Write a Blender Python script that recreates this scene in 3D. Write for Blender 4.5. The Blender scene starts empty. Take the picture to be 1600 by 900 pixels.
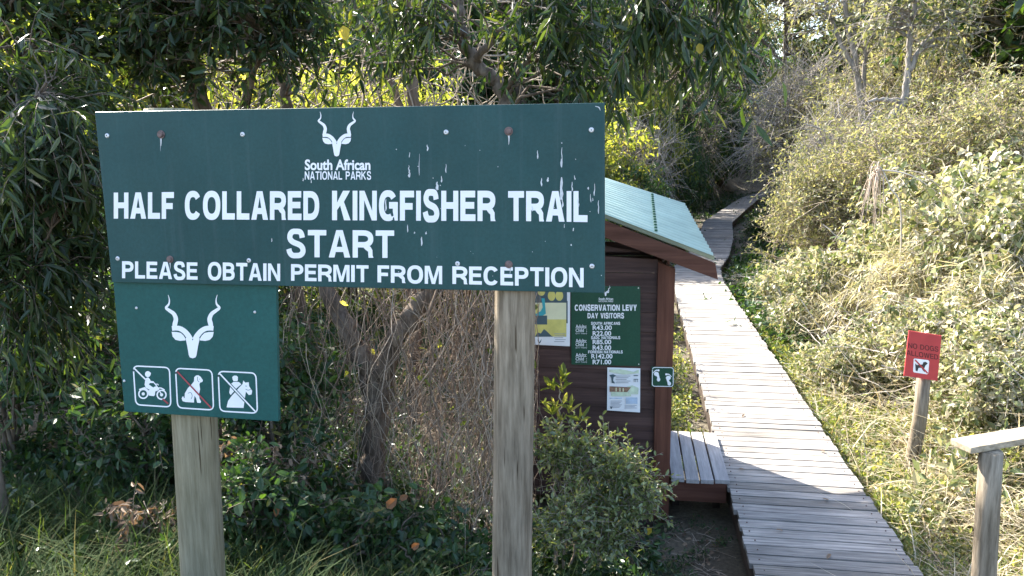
import bpy, math
import numpy as np
from mathutils import Vector
from mathutils.geometry import tessellate_polygon

# ------------------------------------------------------------------ camera, sky, sun, exposure
SC = bpy.context.scene
COL = SC.collection
F = 1230.0                                   # focal length in pixels of the 1600 px wide photograph
YAW, PITCH, ROLL = math.radians(8.9), math.radians(9.7), math.radians(.45)
EYE = np.array([0, 0, 2.2])
FW = np.array([-math.sin(YAW)*math.cos(PITCH), math.cos(YAW)*math.cos(PITCH), -math.sin(PITCH)])
_r = np.array([math.cos(YAW), math.sin(YAW), 0]); _u = np.cross(_r, FW)
RT = math.cos(ROLL)*_r - math.sin(ROLL)*_u
UP = math.cos(ROLL)*_u + math.sin(ROLL)*_r

cam = bpy.data.cameras.new('camera'); camo = bpy.data.objects.new('camera', cam); COL.objects.link(camo)
cam.sensor_width = 36; cam.lens = 36*F/1600; cam.clip_start = .05; cam.clip_end = 600
from mathutils import Matrix
M4 = Matrix.Identity(4)
for i in range(3):
    M4[i][0] = RT[i]; M4[i][1] = UP[i]; M4[i][2] = -FW[i]; M4[i][3] = EYE[i]
camo.matrix_world = M4
SC.camera = camo

SUN_EL, SUN_AZ = math.radians(40), math.radians(-47)      # azimuth from +Y towards +X
W = bpy.data.worlds.new('World'); SC.world = W; W.use_nodes = True
nt = W.node_tree; nt.nodes.clear()
sk = nt.nodes.new('ShaderNodeTexSky'); sk.sky_type = 'NISHITA'; sk.sun_disc = False
sk.sun_elevation = SUN_EL; sk.sun_rotation = SUN_AZ; sk.dust_density = 2.0
bg = nt.nodes.new('ShaderNodeBackground'); bg.inputs[1].default_value = .15
wo = nt.nodes.new('ShaderNodeOutputWorld')
nt.links.new(sk.outputs[0], bg.inputs[0]); nt.links.new(bg.outputs[0], wo.inputs[0])
sun = bpy.data.lights.new('sun', 'SUN'); sun.energy = 5.0; sun.angle = math.radians(.53); sun.color = (1, .94, .84)
suno = bpy.data.objects.new('sun', sun); COL.objects.link(suno)
sd = Vector((math.sin(SUN_AZ)*math.cos(SUN_EL), math.cos(SUN_AZ)*math.cos(SUN_EL), math.sin(SUN_EL)))
suno.rotation_euler = (-sd).to_track_quat('-Z', 'Y').to_euler(); suno.location = (-8, 8, 12)
SC.view_settings.view_transform = 'Standard'; SC.view_settings.look = 'None'
SC.view_settings.exposure = 2.35; SC.view_settings.gamma = 1; SC.view_settings.use_curve_mapping = False
SC.cycles.use_denoising = True
SC.cycles.max_bounces = 7; SC.cycles.diffuse_bounces = 4; SC.cycles.transmission_bounces = 4
SC.cycles.glossy_bounces = 2; SC.cycles.sample_clamp_indirect = 6
SC.cycles.caustics_reflective = False; SC.cycles.caustics_refractive = False

# ------------------------------------------------------------------ helpers: pixels to world
def ray(px, py): return FW + RT*(px-800)/F - UP*(py-450)/F
def onY(px, py, Y):
    d = ray(px, py); return EYE + d*(Y-EYE[1])/d[1]
def onZ(px, py, Z):
    d = ray(px, py); return EYE + d*(Z-EYE[2])/d[2]

# ------------------------------------------------------------------ helpers: scene objects
def tag(o, label=None, cat=None, group=None, kind=None):
    if label: o['label'] = label
    if cat: o['category'] = cat
    if group: o['group'] = group
    if kind: o['kind'] = kind
    return o
def empty(name, loc, label, cat, group=None, rz=0):
    o = bpy.data.objects.new(name, None); COL.objects.link(o)
    o.location = loc; o.rotation_euler = (0, 0, rz); o.empty_display_size = .1
    return tag(o, label, cat, group)
def link(name, me, parent=None):
    o = bpy.data.objects.new(name, me); COL.objects.link(o)
    if parent is not None: o.parent = parent
    return o
def wloc(o):
    v = Vector((0, 0, 0))
    while o is not None: v = v + Vector(o.location); o = o.parent
    return np.array(v)
def mesh(name, V, faces, mats, mi=None, smooth=False):
    me = bpy.data.meshes.new(name)
    me.from_pydata([tuple(map(float, v)) for v in V], [], [tuple(map(int, f)) for f in faces])
    for m in (mats if isinstance(mats, (list, tuple)) else [mats]): me.materials.append(m)
    if mi is not None: me.polygons.foreach_set('material_index', np.array(mi, dtype=np.int32))
    if smooth: me.polygons.foreach_set('use_smooth', np.ones(len(me.polygons), dtype=bool))
    me.update(); return me
def qmesh(name, V, Q, mat, smooth=False):
    V = np.asarray(V, dtype=np.float32); Q = np.asarray(Q, dtype=np.int32)
    me = bpy.data.meshes.new(name); n = len(Q)
    me.vertices.add(len(V)); me.vertices.foreach_set('co', V.ravel())
    me.loops.add(n*4); me.loops.foreach_set('vertex_index', Q.ravel())
    me.polygons.add(n); me.polygons.foreach_set('loop_start', np.arange(n, dtype=np.int32)*4)
    me.polygons.foreach_set('use_smooth', np.full(n, smooth, dtype=bool))
    me.materials.append(mat); me.update(calc_edges=True); return me
class MB:
    """collects shapes and links them as ONE mesh"""
    def __init__(s): s.v = []; s.f = []
    def add(s, V, Fs):
        n = len(s.v); s.v += [tuple(map(float, v)) for v in V]; s.f += [tuple(i+n for i in f) for f in Fs]; return s
    def box(s, a, b):
        (x0, y0, z0), (x1, y1, z1) = a, b
        return s.hexa([(x0,y0,z0),(x1,y0,z0),(x1,y1,z0),(x0,y1,z0)], [(x0,y0,z1),(x1,y0,z1),(x1,y1,z1),(x0,y1,z1)])
    def hexa(s, lo, hi):
        return s.add(list(lo)+list(hi), [(3,2,1,0),(4,5,6,7),(0,1,5,4),(1,2,6,5),(2,3,7,6),(3,0,4,7)])
    def tube(s, pts, rad, n=12, caps=True, jit=0, seed=0):
        rg = np.random.default_rng(seed); pts = np.array(pts, float); K = len(pts)
        rad = np.full(K, rad) if np.isscalar(rad) else np.array(rad, float)
        t = np.gradient(pts, axis=0); t /= np.linalg.norm(t, axis=1)[:, None]
        ref = np.array([1., 0, 0]) if abs(t[0][0]) < .8 else np.array([0, 1., 0])
        V = []; ph = rg.uniform(-1, 1, n)*jit
        for k in range(K):
            a = np.cross(t[k], ref); a /= np.linalg.norm(a); b = np.cross(t[k], a)
            for i in range(n):
                w = 2*math.pi*i/n; r = rad[k]*(1+ph[i]+rg.uniform(-1, 1)*jit*.25)
                V.append(pts[k]+(a*math.cos(w)+b*math.sin(w))*r)
        Fs = [(k*n+i, k*n+(i+1) % n, (k+1)*n+(i+1) % n, (k+1)*n+i) for k in range(K-1) for i in range(n)]
        if caps: Fs += [tuple(range(n))[::-1], tuple((K-1)*n+i for i in range(n))]
        return s.add(V, Fs)
    def obj(s, name, mat, parent=None, bevel=0, smooth=False):
        off = wloc(parent) if parent is not None else np.zeros(3)
        o = link(name, mesh(name, np.array(s.v)-off, s.f, mat, smooth=smooth), parent)
        if bevel:
            m = o.modifiers.new('bevel', 'BEVEL'); m.width = bevel; m.segments = 2; m.limit_method = 'ANGLE'
        return o

# ------------------------------------------------------------------ materials
def newmat(name):
    m = bpy.data.materials.new(name); m.use_nodes = True
    n = m.node_tree; b = n.nodes['Principled BSDF']; return m, n, b
def ramp(n, stops):
    r = n.nodes.new('ShaderNodeValToRGB'); e = r.color_ramp.elements
    while len(e) < len(stops): e.new(.5)
    for k, (p, c) in enumerate(stops): e[k].position = p; e[k].color = (*c, 1)
    return r
def noise(n, scale, detail=4, rough=.6, vec=None, stretch=None):
    t = n.nodes.new('ShaderNodeTexNoise'); t.inputs['Scale'].default_value = scale
    t.inputs['Detail'].default_value = detail; t.inputs['Roughness'].default_value = rough
    tc = n.nodes.new('ShaderNodeTexCoord'); src = tc.outputs['Object']
    if stretch:
        mp = n.nodes.new('ShaderNodeMapping'); mp.inputs['Scale'].default_value = stretch
        n.links.new(src, mp.inputs[0]); src = mp.outputs[0]
    n.links.new(src, t.inputs['Vector']); return t
def bump(n, b, src, strength, dist):
    k = n.nodes.new('ShaderNodeBump'); k.inputs['Strength'].default_value = strength; k.inputs['Distance'].default_value = dist
    n.links.new(src, k.inputs['Height']); n.links.new(k.outputs[0], b.inputs['Normal'])
def mix(n, fac, a, b, mode='MIX'):
    m = n.nodes.new('ShaderNodeMix'); m.data_type = 'RGBA'; m.blend_type = mode
    for s, i in ((fac, 0), (a, 6), (b, 7)):
        if hasattr(s, 'links'): n.links.new(s, m.inputs[i])
        elif i: m.inputs[i].default_value = (*s, 1)
        else: m.inputs[i].default_value = s
    return m.outputs[2]
def leafmat(name, stops, trans=.4, tint=(1.5, 1.45, .45), rough=.42, spec=.4):
    m, n, b = newmat(name)
    g = n.nodes.new('ShaderNodeNewGeometry'); r = ramp(n, stops)
    n.links.new(g.outputs['Random Per Island'], r.inputs[0])
    n.links.new(r.outputs[0], b.inputs['Base Color']); b.inputs['Roughness'].default_value = rough
    b.inputs['Specular IOR Level'].default_value = spec
    tr = n.nodes.new('ShaderNodeBsdfTranslucent'); n.links.new(mix(n, 1, r.outputs[0], tint, 'MULTIPLY'), tr.inputs[0])
    mx = n.nodes.new('ShaderNodeMixShader'); mx.inputs[0].default_value = trans
    n.links.new(b.outputs[0], mx.inputs[1]); n.links.new(tr.outputs[0], mx.inputs[2])
    n.links.new(mx.outputs[0], n.nodes['Material Output'].inputs[0]); return m
def woodmat(name, dark, light, stretch=(30, 30, 1.5), rough=.8, bs=.5, crack=None, spec=.2, tintmat=None):
    m, n, b = newmat(name)
    t = noise(n, 1.0, 8, .65, stretch=stretch); r = ramp(n, [(.36, dark), (.64, light)])
    n.links.new(t.outputs[0], r.inputs[0]); c = r.outputs[0]
    big = noise(n, 2.2, 3, .5); rb = ramp(n, [(.3, (.7, .7, .7)), (.75, (1.15, 1.12, 1.08))]); n.links.new(big.outputs[0], rb.inputs[0])
    c = mix(n, 1, c, rb.outputs[0], 'MULTIPLY')
    if crack:
        k = noise(n, 1.0, 3, .5, stretch=crack); rk = ramp(n, [(.655, (1, 1, 1)), (.70, (.28, .24, .2))])
        n.links.new(k.outputs[0], rk.inputs[0]); c = mix(n, 1, c, rk.outputs[0], 'MULTIPLY')
    n.links.new(c, b.inputs['Base Color']); b.inputs['Roughness'].default_value = rough
    b.inputs['Specular IOR Level'].default_value = spec
    bump(n, b, t.outputs[0], bs, .004); return m
def paint(name, col, rough=.5, var=.12, spec=.4, scale=6):
    m, n, b = newmat(name); t = noise(n, scale, 6, .6)
    r = ramp(n, [(.3, tuple(c*(1-var) for c in col)), (.7, tuple(min(1, c*(1+var)) for c in col))])
    n.links.new(t.outputs[0], r.inputs[0]); n.links.new(r.outputs[0], b.inputs['Base Color'])
    b.inputs['Roughness'].default_value = rough; b.inputs['Specular IOR Level'].default_value = spec; return m

M = {}
def signpaint(name, a, b_, smear=True):
    m, n, b = newmat(name)
    t = noise(n, 2.2, 6, .65, stretch=(1, 1, .8)); r = ramp(n, [(.32, a), (.72, b_)]); n.links.new(t.outputs[0], r.inputs[0])
    c = r.outputs[0]
    f = noise(n, 90, 3, .7); rf = ramp(n, [(.3, (.86, .86, .86)), (.7, (1.12, 1.12, 1.12))]); n.links.new(f.outputs[0], rf.inputs[0])
    c = mix(n, 1, c, rf.outputs[0], 'MULTIPLY')
    if smear:      # vertical runs of washed-off dust
        s = noise(n, 1.0, 5, .6, stretch=(26, 1, 1.1)); rs = ramp(n, [(.55, (0, 0, 0)), (.85, (.22, .22, .22))]); n.links.new(s.outputs[0], rs.inputs[0])
        c = mix(n, rs.outputs[0], c, (.12, .16, .17))
    n.links.new(c, b.inputs['Base Color'])
    b.inputs['Specular IOR Level'].default_value = .28
    t2 = noise(n, 7, 4, .6); rr = ramp(n, [(.3, (.34, .34, .34)), (.7, (.55, .55, .55))]); n.links.new(t2.outputs[0], rr.inputs[0])
    n.links.new(rr.outputs[0], b.inputs['Roughness']); return m
M['board'] = signpaint('faded_green_paint', (.009, .047, .048), (.019, .072, .072))
M['panel'] = signpaint('green_paint', (.008, .070, .065), (.015, .090, .083), False)
M['levy'] = signpaint('park_green_paint', (.012, .058, .034), (.018, .074, .044), False)
M['white'] = paint('white_vinyl', (.80, .80, .82), .45, .05)
M['redline'] = paint('faded_red_line', (.33, .06, .07), .5, .2)
M['red'] = paint('red_sign_paint', (.46, .045, .05), .45, .12)
M['redtext'] = paint('dark_red_lettering', (.10, .012, .016), .5, .15)
M['black'] = paint('black_print', (.03, .03, .035), .5)
M['paper'] = paint('white_paper', (.78, .78, .79), .6, .04)
M['ink'] = paint('grey_print', (.33, .33, .35), .6, .1)
M['yellow'] = paint('yellow_print', (.62, .55, .16), .5, .18, scale=9)
M['cream'] = paint('cream_print', (.72, .70, .46), .5, .1)
M['teal'] = paint('teal_print', (.05, .36, .40), .5, .1)
M['slate'] = paint('slate_print', (.06, .10, .12), .5, .2)
M['brownprint'] = paint('brown_print', (.24, .14, .09), .5, .6, scale=60)
M['greenprint'] = paint('pale_green_print', (.56, .64, .48), .5, .2, scale=25)
M['blueprint'] = paint('pale_blue_print', (.45, .54, .66), .5, .2, scale=25)
M['stain'] = paint('dried_white_droppings', (.55, .57, .58), .8, .25, scale=40)
M['steel'] = paint('zinc_screw', (.62, .63, .65), .4, .1); M['steel'].node_tree.nodes['Principled BSDF'].inputs['Metallic'].default_value = .5
M['rust'] = paint('rusty_bolt', (.16, .11, .10), .75, .4, scale=80)
M['post'] = woodmat('weathered_grey_post', (.15, .12, .085), (.33, .275, .205), (50, 50, 4.5), bs=.8, crack=(60, 60, 3.0))
M['greenpost'] = woodmat('treated_tan_post', (.19, .165, .105), (.33, .29, .20), (48, 48, 3.6), bs=.8, crack=(46, 46, 2.0))
M['deck'] = woodmat('silvered_deck_board', (.15, .142, .135), (.36, .34, .315), (3.2, 60, 60), bs=.9)
def island_tone(m, lo, hi):
    """each board weathers to its own tone"""
    n = m.node_tree; b = n.nodes['Principled BSDF']; src = b.inputs['Base Color'].links[0].from_socket
    g = n.nodes.new('ShaderNodeNewGeometry'); r = ramp(n, [(0, lo), (.5, (1, 1, 1)), (1, hi)]); n.links.new(g.outputs['Random Per Island'], r.inputs[0])
    n.links.new(mix(n, 1, src, r.outputs[0], 'MULTIPLY'), b.inputs['Base Color'])
island_tone(M['deck'], (.70, .68, .65), (1.18, 1.16, 1.14))
M['bench'] = woodmat('silvered_bench_slat', (.26, .25, .25), (.42, .40, .39), (38, 2.2, 38), bs=.4)
M['beam'] = woodmat('dark_bearer', (.035, .025, .02), (.09, .065, .05), (20, 2, 20))
M['hutwall'] = woodmat('brown_stained_board', (.045, .025, .022), (.092, .054, .047), (1.6, 30, 34), rough=.65, bs=.4)
M['huttrim'] = woodmat('red_brown_trim', (.085, .032, .020), (.15, .062, .040), (26, 26, 1.4), rough=.6, bs=.4)
M['barge'] = woodmat('red_brown_barge', (.085, .034, .022), (.15, .065, .044), (1.6, 26, 26), rough=.6, bs=.4)
M['roof'] = paint('pale_green_roof_sheet', (.36, .445, .375), .5, .14, .25, 4)
M['rail'] = woodmat('bleached_rail', (.25, .20, .135), (.46, .39, .29), (4, 60, 60))
M['bark'] = woodmat('grey_brown_bark', (.085, .065, .05), (.21, .17, .135), (26, 26, 7), bs=.9, rough=.9)
M['greybark'] = woodmat('pale_grey_bark', (.17, .15, .13), (.36, .33, .30), (22, 22, 5), bs=.8, rough=.9)
M['twig'] = paint('dry_twig', (.32, .26, .20), .85, .35, .2, 20)
M['palewig'] = paint('bleached_twig', (.46, .41, .35), .85, .3, .2, 15)
M['plume'] = paint('reddish_dry_plume', (.40, .32, .25), .85, .3, .2, 15)
M['darktwig'] = paint('brown_vine', (.19, .14, .105), .85, .35, .2, 20)
# foliage
M['lance'] = leafmat('dark_lance_leaf', [(0, (.018, .034, .015)), (.55, (.032, .058, .022)), (.9, (.055, .085, .03)), (1, (.11, .12, .035))], .34, (1.9, 1.8, .5), .36)
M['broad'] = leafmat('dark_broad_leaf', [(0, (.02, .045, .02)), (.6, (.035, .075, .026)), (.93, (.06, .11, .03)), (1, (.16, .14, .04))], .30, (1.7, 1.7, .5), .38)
M['lime'] = leafmat('yellow_green_leaf', [(0, (.08, .115, .025)), (.5, (.15, .185, .045)), (.9, (.24, .25, .07)), (1, (.40, .36, .14))], .62, (1.6, 1.45, .55), .5)
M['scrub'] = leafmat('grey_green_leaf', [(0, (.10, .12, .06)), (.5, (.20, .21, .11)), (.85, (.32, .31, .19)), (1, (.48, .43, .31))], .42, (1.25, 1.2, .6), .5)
M['glossy'] = leafmat('glossy_bush_leaf', [(0, (.075, .10, .04)), (.6, (.17, .205, .085)), (.92, (.28, .30, .14)), (1, (.44, .38, .13))], .42, (1.5, 1.5, .5), .24, .7)
M['straw'] = leafmat('bleached_straw', [(0, (.26, .21, .12)), (.5, (.46, .39, .27)), (1, (.66, .60, .47))], .40, (1.15, 1.05, .75), .6, .25)
M['strap'] = leafmat('pale_strap_leaf', [(0, (.16, .17, .08)), (.35, (.27, .26, .14)), (.6, (.44, .39, .26)), (1, (.62, .56, .44))], .42, (1.15, 1.1, .75), .45)
M['grass'] = leafmat('grass_blade', [(0, (.03, .055, .022)), (.6, (.06, .09, .032)), (.9, (.085, .105, .04)), (1, (.19, .16, .085))], .35, (1.4, 1.4, .5), .75, .08)
M['cover'] = leafmat('fresh_ground_cover', [(0, (.08, .12, .035)), (.5, (.16, .19, .065)), (.8, (.28, .28, .12)), (1, (.46, .40, .22))], .42, (1.3, 1.3, .5), .45)
M['creeper'] = leafmat('pale_creeper_leaf', [(0, (.10, .135, .05)), (.4, (.20, .225, .095)), (.7, (.36, .34, .19)), (1, (.60, .53, .42))], .36, (1.15, 1.1, .75), .5)
M['litter'] = leafmat('dead_leaf', [(0, (.10, .065, .04)), (.5, (.19, .13, .085)), (1, (.33, .25, .17))], .25, (1.2, 1, .7), .7)
M['yleaf'] = leafmat('yellow_leaf', [(0, (.45, .34, .04)), (1, (.55, .45, .08))], .5, (1.2, 1.1, .5), .5)
M['oleaf'] = leafmat('orange_leaf', [(0, (.20, .085, .035)), (1, (.27, .13, .06))], .3, (1.2, 1, .5), .6)
def groundmat():
    m, n, b = newmat('leafy_soil')
    t = noise(n, 1.6, 6, .6); r = ramp(n, [(.35, (.05, .04, .028)), (.5, (.09, .075, .05)), (.68, (.16, .14, .10))])
    n.links.new(t.outputs[0], r.inputs[0])
    f = noise(n, 40, 5, .7); rf = ramp(n, [(.3, (.55, .55, .55)), (.7, (1.5, 1.45, 1.4))]); n.links.new(f.outputs[0], rf.inputs[0])
    n.links.new(mix(n, 1, r.outputs[0], rf.outputs[0], 'MULTIPLY'), b.inputs['Base Color']); b.inputs['Roughness'].default_value = .95
    bump(n, b, f.outputs[0], .8, .03); return m
M['ground'] = groundmat()

# ------------------------------------------------------------------ ground and boardwalk path
WALK = np.array([(1.09, 2.2), (1.09, 8), (1.09, 13.6), (1.2, 15.4), (1.62, 17.6), (2.1, 21), (2.62, 25.8), (3.9, 32), (5.5, 39.5), (8.5, 49), (14, 60)])
def walkx(y): return np.interp(y, WALK[:, 1], WALK[:, 0])
def ss(a, b, t):
    k = np.clip((t-a)/(b-a), 0, 1); return k*k*(3-2*k)
def ground(x, y):
    x = np.asarray(x, float); y = np.asarray(y, float)
    wx = walkx(y); dx = x-wx
    near = .86*ss(4.7, 1.0, y)
    left = ss(-1.6, -3.4, dx)*.5 + np.clip(-dx-3.6, 0, 30)*.13
    leftfar = ss(-2.0, -9, dx)*ss(9, 30, y)*2.4
    right = ss(.9, 4.4, dx)*ss(2.6, 6.6, y)*1.55 + np.clip(dx-4.2, 0, 30)*.16
    rightfar = ss(1.2, 9, dx)*ss(10, 30, y)*3.6
    far = ss(44, 75, y)*9
    g = -.30 + np.maximum(near, left) + leftfar + right + rightfar + far
    nz = .05*np.sin(x*1.7+y*.6)*np.sin(y*1.3-x*.4) + .025*np.sin(x*4.1)*np.sin(y*3.7)
    g = g + nz*ss(.5, 1.6, np.abs(dx)) + nz*.25
    return g
def gz(x, y): return float(ground(x, y))
xs = np.unique(np.concatenate([np.linspace(-75, -6, 40), np.linspace(-6, 9, 150), np.linspace(9, 75, 40)]))
ys = np.unique(np.concatenate([np.linspace(-30, -1, 15), np.linspace(-1, 14, 150), np.linspace(14, 60, 70), np.linspace(60, 130, 15)]))
X, Y = np.meshgrid(xs, ys); Z = ground(X, Y)
V = np.stack([X, Y, Z], -1).reshape(-1, 3); nx, ny = len(xs), len(ys)
ii, jj = np.meshgrid(np.arange(nx-1), np.arange(ny-1)); a = (jj*nx+ii).ravel()
tag(link('ground', qmesh('ground', V, np.stack([a, a+1, a+1+nx, a+nx], -1), M['ground'], True)),
    'leaf littered brown soil falling from the viewer to the hut and rising as a bank', None, kind='structure')

def boardwalk():
    rg = np.random.default_rng(3)
    seg = np.linalg.norm(np.diff(WALK, axis=0), axis=1); cum = np.concatenate([[0], np.cumsum(seg)])
    def at(s):
        x = np.interp(s, cum, WALK[:, 0]); y = np.interp(s, cum, WALK[:, 1])
        x2 = np.interp(s+.6, cum, WALK[:, 0]); y2 = np.interp(s+.6, cum, WALK[:, 1]); x1 = np.interp(s-.6, cum, WALK[:, 0]); y1 = np.interp(s-.6, cum, WALK[:, 1])
        t = np.array([x2-x1, y2-y1]); t /= np.linalg.norm(t); return np.array([x, y]), t, np.array([t[1], -t[0]])
    b = MB(); s = .02; HW = .435
    while s < cum[-1]-.3:
        w = .096+rg.uniform(-.004, .003); gap = .012+rg.uniform(0, .006)+(.013 if rg.random() < .07 else 0)
        p0, t0, n0 = at(s); p1, t1, n1 = at(s+w)
        l = HW+rg.uniform(-.012, .012); r = HW+rg.uniform(-.012, .012); dz = rg.uniform(-.003, .003); tw = rg.uniform(-.003, .003)
        c = [(*(p0-n0*l), dz), (*(p0+n0*r), dz+tw), (*(p1+n1*r), dz+tw), (*(p1-n1*l), dz)]
        b.hexa([(q[0], q[1], q[2]-.032) for q in c], c); s += w+gap
    root = empty('boardwalk', (1.09, 2.2, 0), 'weathered grey plank boardwalk running past the hut and curving into the trees', 'boardwalk')
    root['kind'] = 'structure'
    b.obj('planks', M['deck'], root)
    nl = MB(); q = .06
    while q < 9:
        p, t, n = at(q)
        for sg in (-.385, .385):
            c = p+n*(sg+rg.uniform(-.012, .012)); nl.tube([(c[0], c[1], .0005), (c[0], c[1], .0062)], .0045, 7)
        q += .111
    nl.obj('nails', M['rust'], root)
    for sg in (-1, 1):
        e = MB(); ss_ = np.arange(0, cum[-1]-.5, .8)
        for k in range(len(ss_)-1):
            q = []
            for s_ in (ss_[k], ss_[k+1]):
                p, t, n = at(s_); q.append((p+n*sg*.40, n))
            lo = [(*(q[0][0]-q[0][1]*.024), -.17), (*(q[0][0]+q[0][1]*.024), -.17), (*(q[1][0]+q[1][1]*.024), -.17), (*(q[1][0]-q[1][1]*.024), -.17)]
            e.hexa(lo, [(x, y, -.036) for x, y, z in lo])
        e.obj('bearer', M['beam'], root)
    for s_ in np.arange(.5, 30, 1.5):
        p, t, n = at(s_)
        for sg in (-1, 1):
            q = p+n*sg*.33; MB().tube([(q[0], q[1], gz(*q)-.15), (q[0], q[1], -.04)], .04, 8).obj('support_post', M['beam'], root)
boardwalk()

# ------------------------------------------------------------------ flat lettering and outlines
class Art:
    """flat shapes on a plane, each a hair proud of the one before; pix maps drawing coordinates to the world"""
    def __init__(s, pix, step=.00025, base=.0008, n=(0, -1, 0)): s.pix = pix; s.step = step; s.k = base; s.n = np.array(n, float); s.v = []; s.f = []
    def _lift(s, P):
        s.k += s.step; return [np.array(p)+s.n*s.k for p in P]
    def poly(s, pts, holes=()):
        loops = [list(pts)]+[list(h) for h in holes]
        tri = tessellate_polygon([[Vector((p[0], p[1], 0)) for p in l] for l in loops]); flat = [p for l in loops for p in l]
        n = len(s.v); s.v += s._lift([s.pix(*p) for p in flat])
        for t in tri:
            a, b, c = (np.array(flat[i]) for i in t)
            if (b-a)[0]*(c-a)[1]-(b-a)[1]*(c-a)[0] < 0: t = (t[0], t[2], t[1])
            s.f.append(tuple(i+n for i in t)[::-1])
        return s
    def stroke(s, pts, w, smooth=True):
        p = np.array(pts, float); w = np.full(len(p), w, float) if np.isscalar(w) else np.array(w, float)
        if smooth and len(p) > 2:
            t = np.linspace(0, len(p)-1, (len(p)-1)*6+1); q = []
            for tt in t:      # Catmull-Rom
                i = min(int(tt), len(p)-2); f = tt-i
                p0, p1, p2, p3 = p[max(i-1, 0)], p[i], p[i+1], p[min(i+2, len(p)-1)]
                q.append(.5*((2*p1)+(-p0+p2)*f+(2*p0-5*p1+4*p2-p3)*f*f+(-p0+3*p1-3*p2+p3)*f**3))
            w = np.interp(t, np.arange(len(w)), w); p = np.array(q)
        d = np.gradient(p, axis=0); d /= np.linalg.norm(d, axis=1)[:, None]+1e-9; nn = np.stack([-d[:, 1], d[:, 0]], 1)*w[:, None]/2
        L = p+nn; R = p-nn; n = len(s.v); k = len(p)
        s.v += s._lift([s.pix(*q) for q in np.concatenate([L, R])])
        s.f += [(i+n, i+1+n, k+i+1+n, k+i+n) for i in range(k-1)]
        return s
    def disc(s, c, r, ry=None, n=20):
        ry = ry or r; return s.poly([(c[0]+r*math.cos(a), c[1]+ry*math.sin(a)) for a in np.linspace(0, 2*math.pi, n, endpoint=False)])
    def ring(s, c, r, w):
        a = np.linspace(0, 2*math.pi, 25); return s.stroke([(c[0]+r*math.cos(t), c[1]+r*math.sin(t)) for t in a], w, False)
    def rect(s, x0, y0, x1, y1): return s.poly([(x0, y0), (x1, y0), (x1, y1), (x0, y1)])
    def rrect_line(s, q, w, r=.14):
        q = [np.array(p, float) for p in q]; P = []
        for i in range(4):
            p, a, b = q[i], q[i-1], q[(i+1) % 4]
            for t in np.linspace(0, 1, 6):
                e0 = p+(a-p)*r; e1 = p+(b-p)*r; P.append((1-t)**2*e0+2*t*(1-t)*p+t*t*e1)
        P.append(P[0]); P.append(P[1]); return s.stroke(P, w, False)
    def obj(s, name, mat, parent):
        off = wloc(parent); me = mesh(name, np.array(s.v)-off, s.f, mat); return link(name, me, parent)

def textgeo(txt, weight):
    cu = bpy.data.curves.new('lettering', 'FONT'); cu.body = txt; cu.size = 1; cu.offset = weight; cu.resolution_u = 4; cu.space_character = 1.0
    o = bpy.data.objects.new('lettering', cu); COL.objects.link(o)
    dg = bpy.context.evaluated_depsgraph_get(); dg.update()
    me = bpy.data.meshes.new_from_object(o.evaluated_get(dg))
    V = np.array([v.co[:] for v in me.vertices]); Fs = [tuple(p.vertices) for p in me.polygons]
    bpy.data.objects.remove(o); bpy.data.curves.remove(cu); bpy.data.meshes.remove(me)
    return V, Fs
def word(art, txt, x0, x1, yt, yb, weight=.02, yt1=None, yb1=None):
    """fits txt into the pixel box; yt1/yb1 give the right hand end when the line runs off level"""
    V, Fs = textgeo(txt, weight); lo = V.min(0); hi = V.max(0)
    u = (V[:, 0]-lo[0])/(hi[0]-lo[0]); v = (V[:, 1]-lo[1])/(hi[1]-lo[1])
    yt1 = yt if yt1 is None else yt1; yb1 = yb if yb1 is None else yb1
    x = x0+u*(x1-x0); y = (yb+u*(yb1-yb))*(1-v)+(yt+u*(yt1-yt))*v
    n = len(art.v); art.v += art._lift([art.pix(a, b) for a, b in zip(x, y)]); art.f += [tuple(i+n for i in f) for f in Fs]

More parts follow.
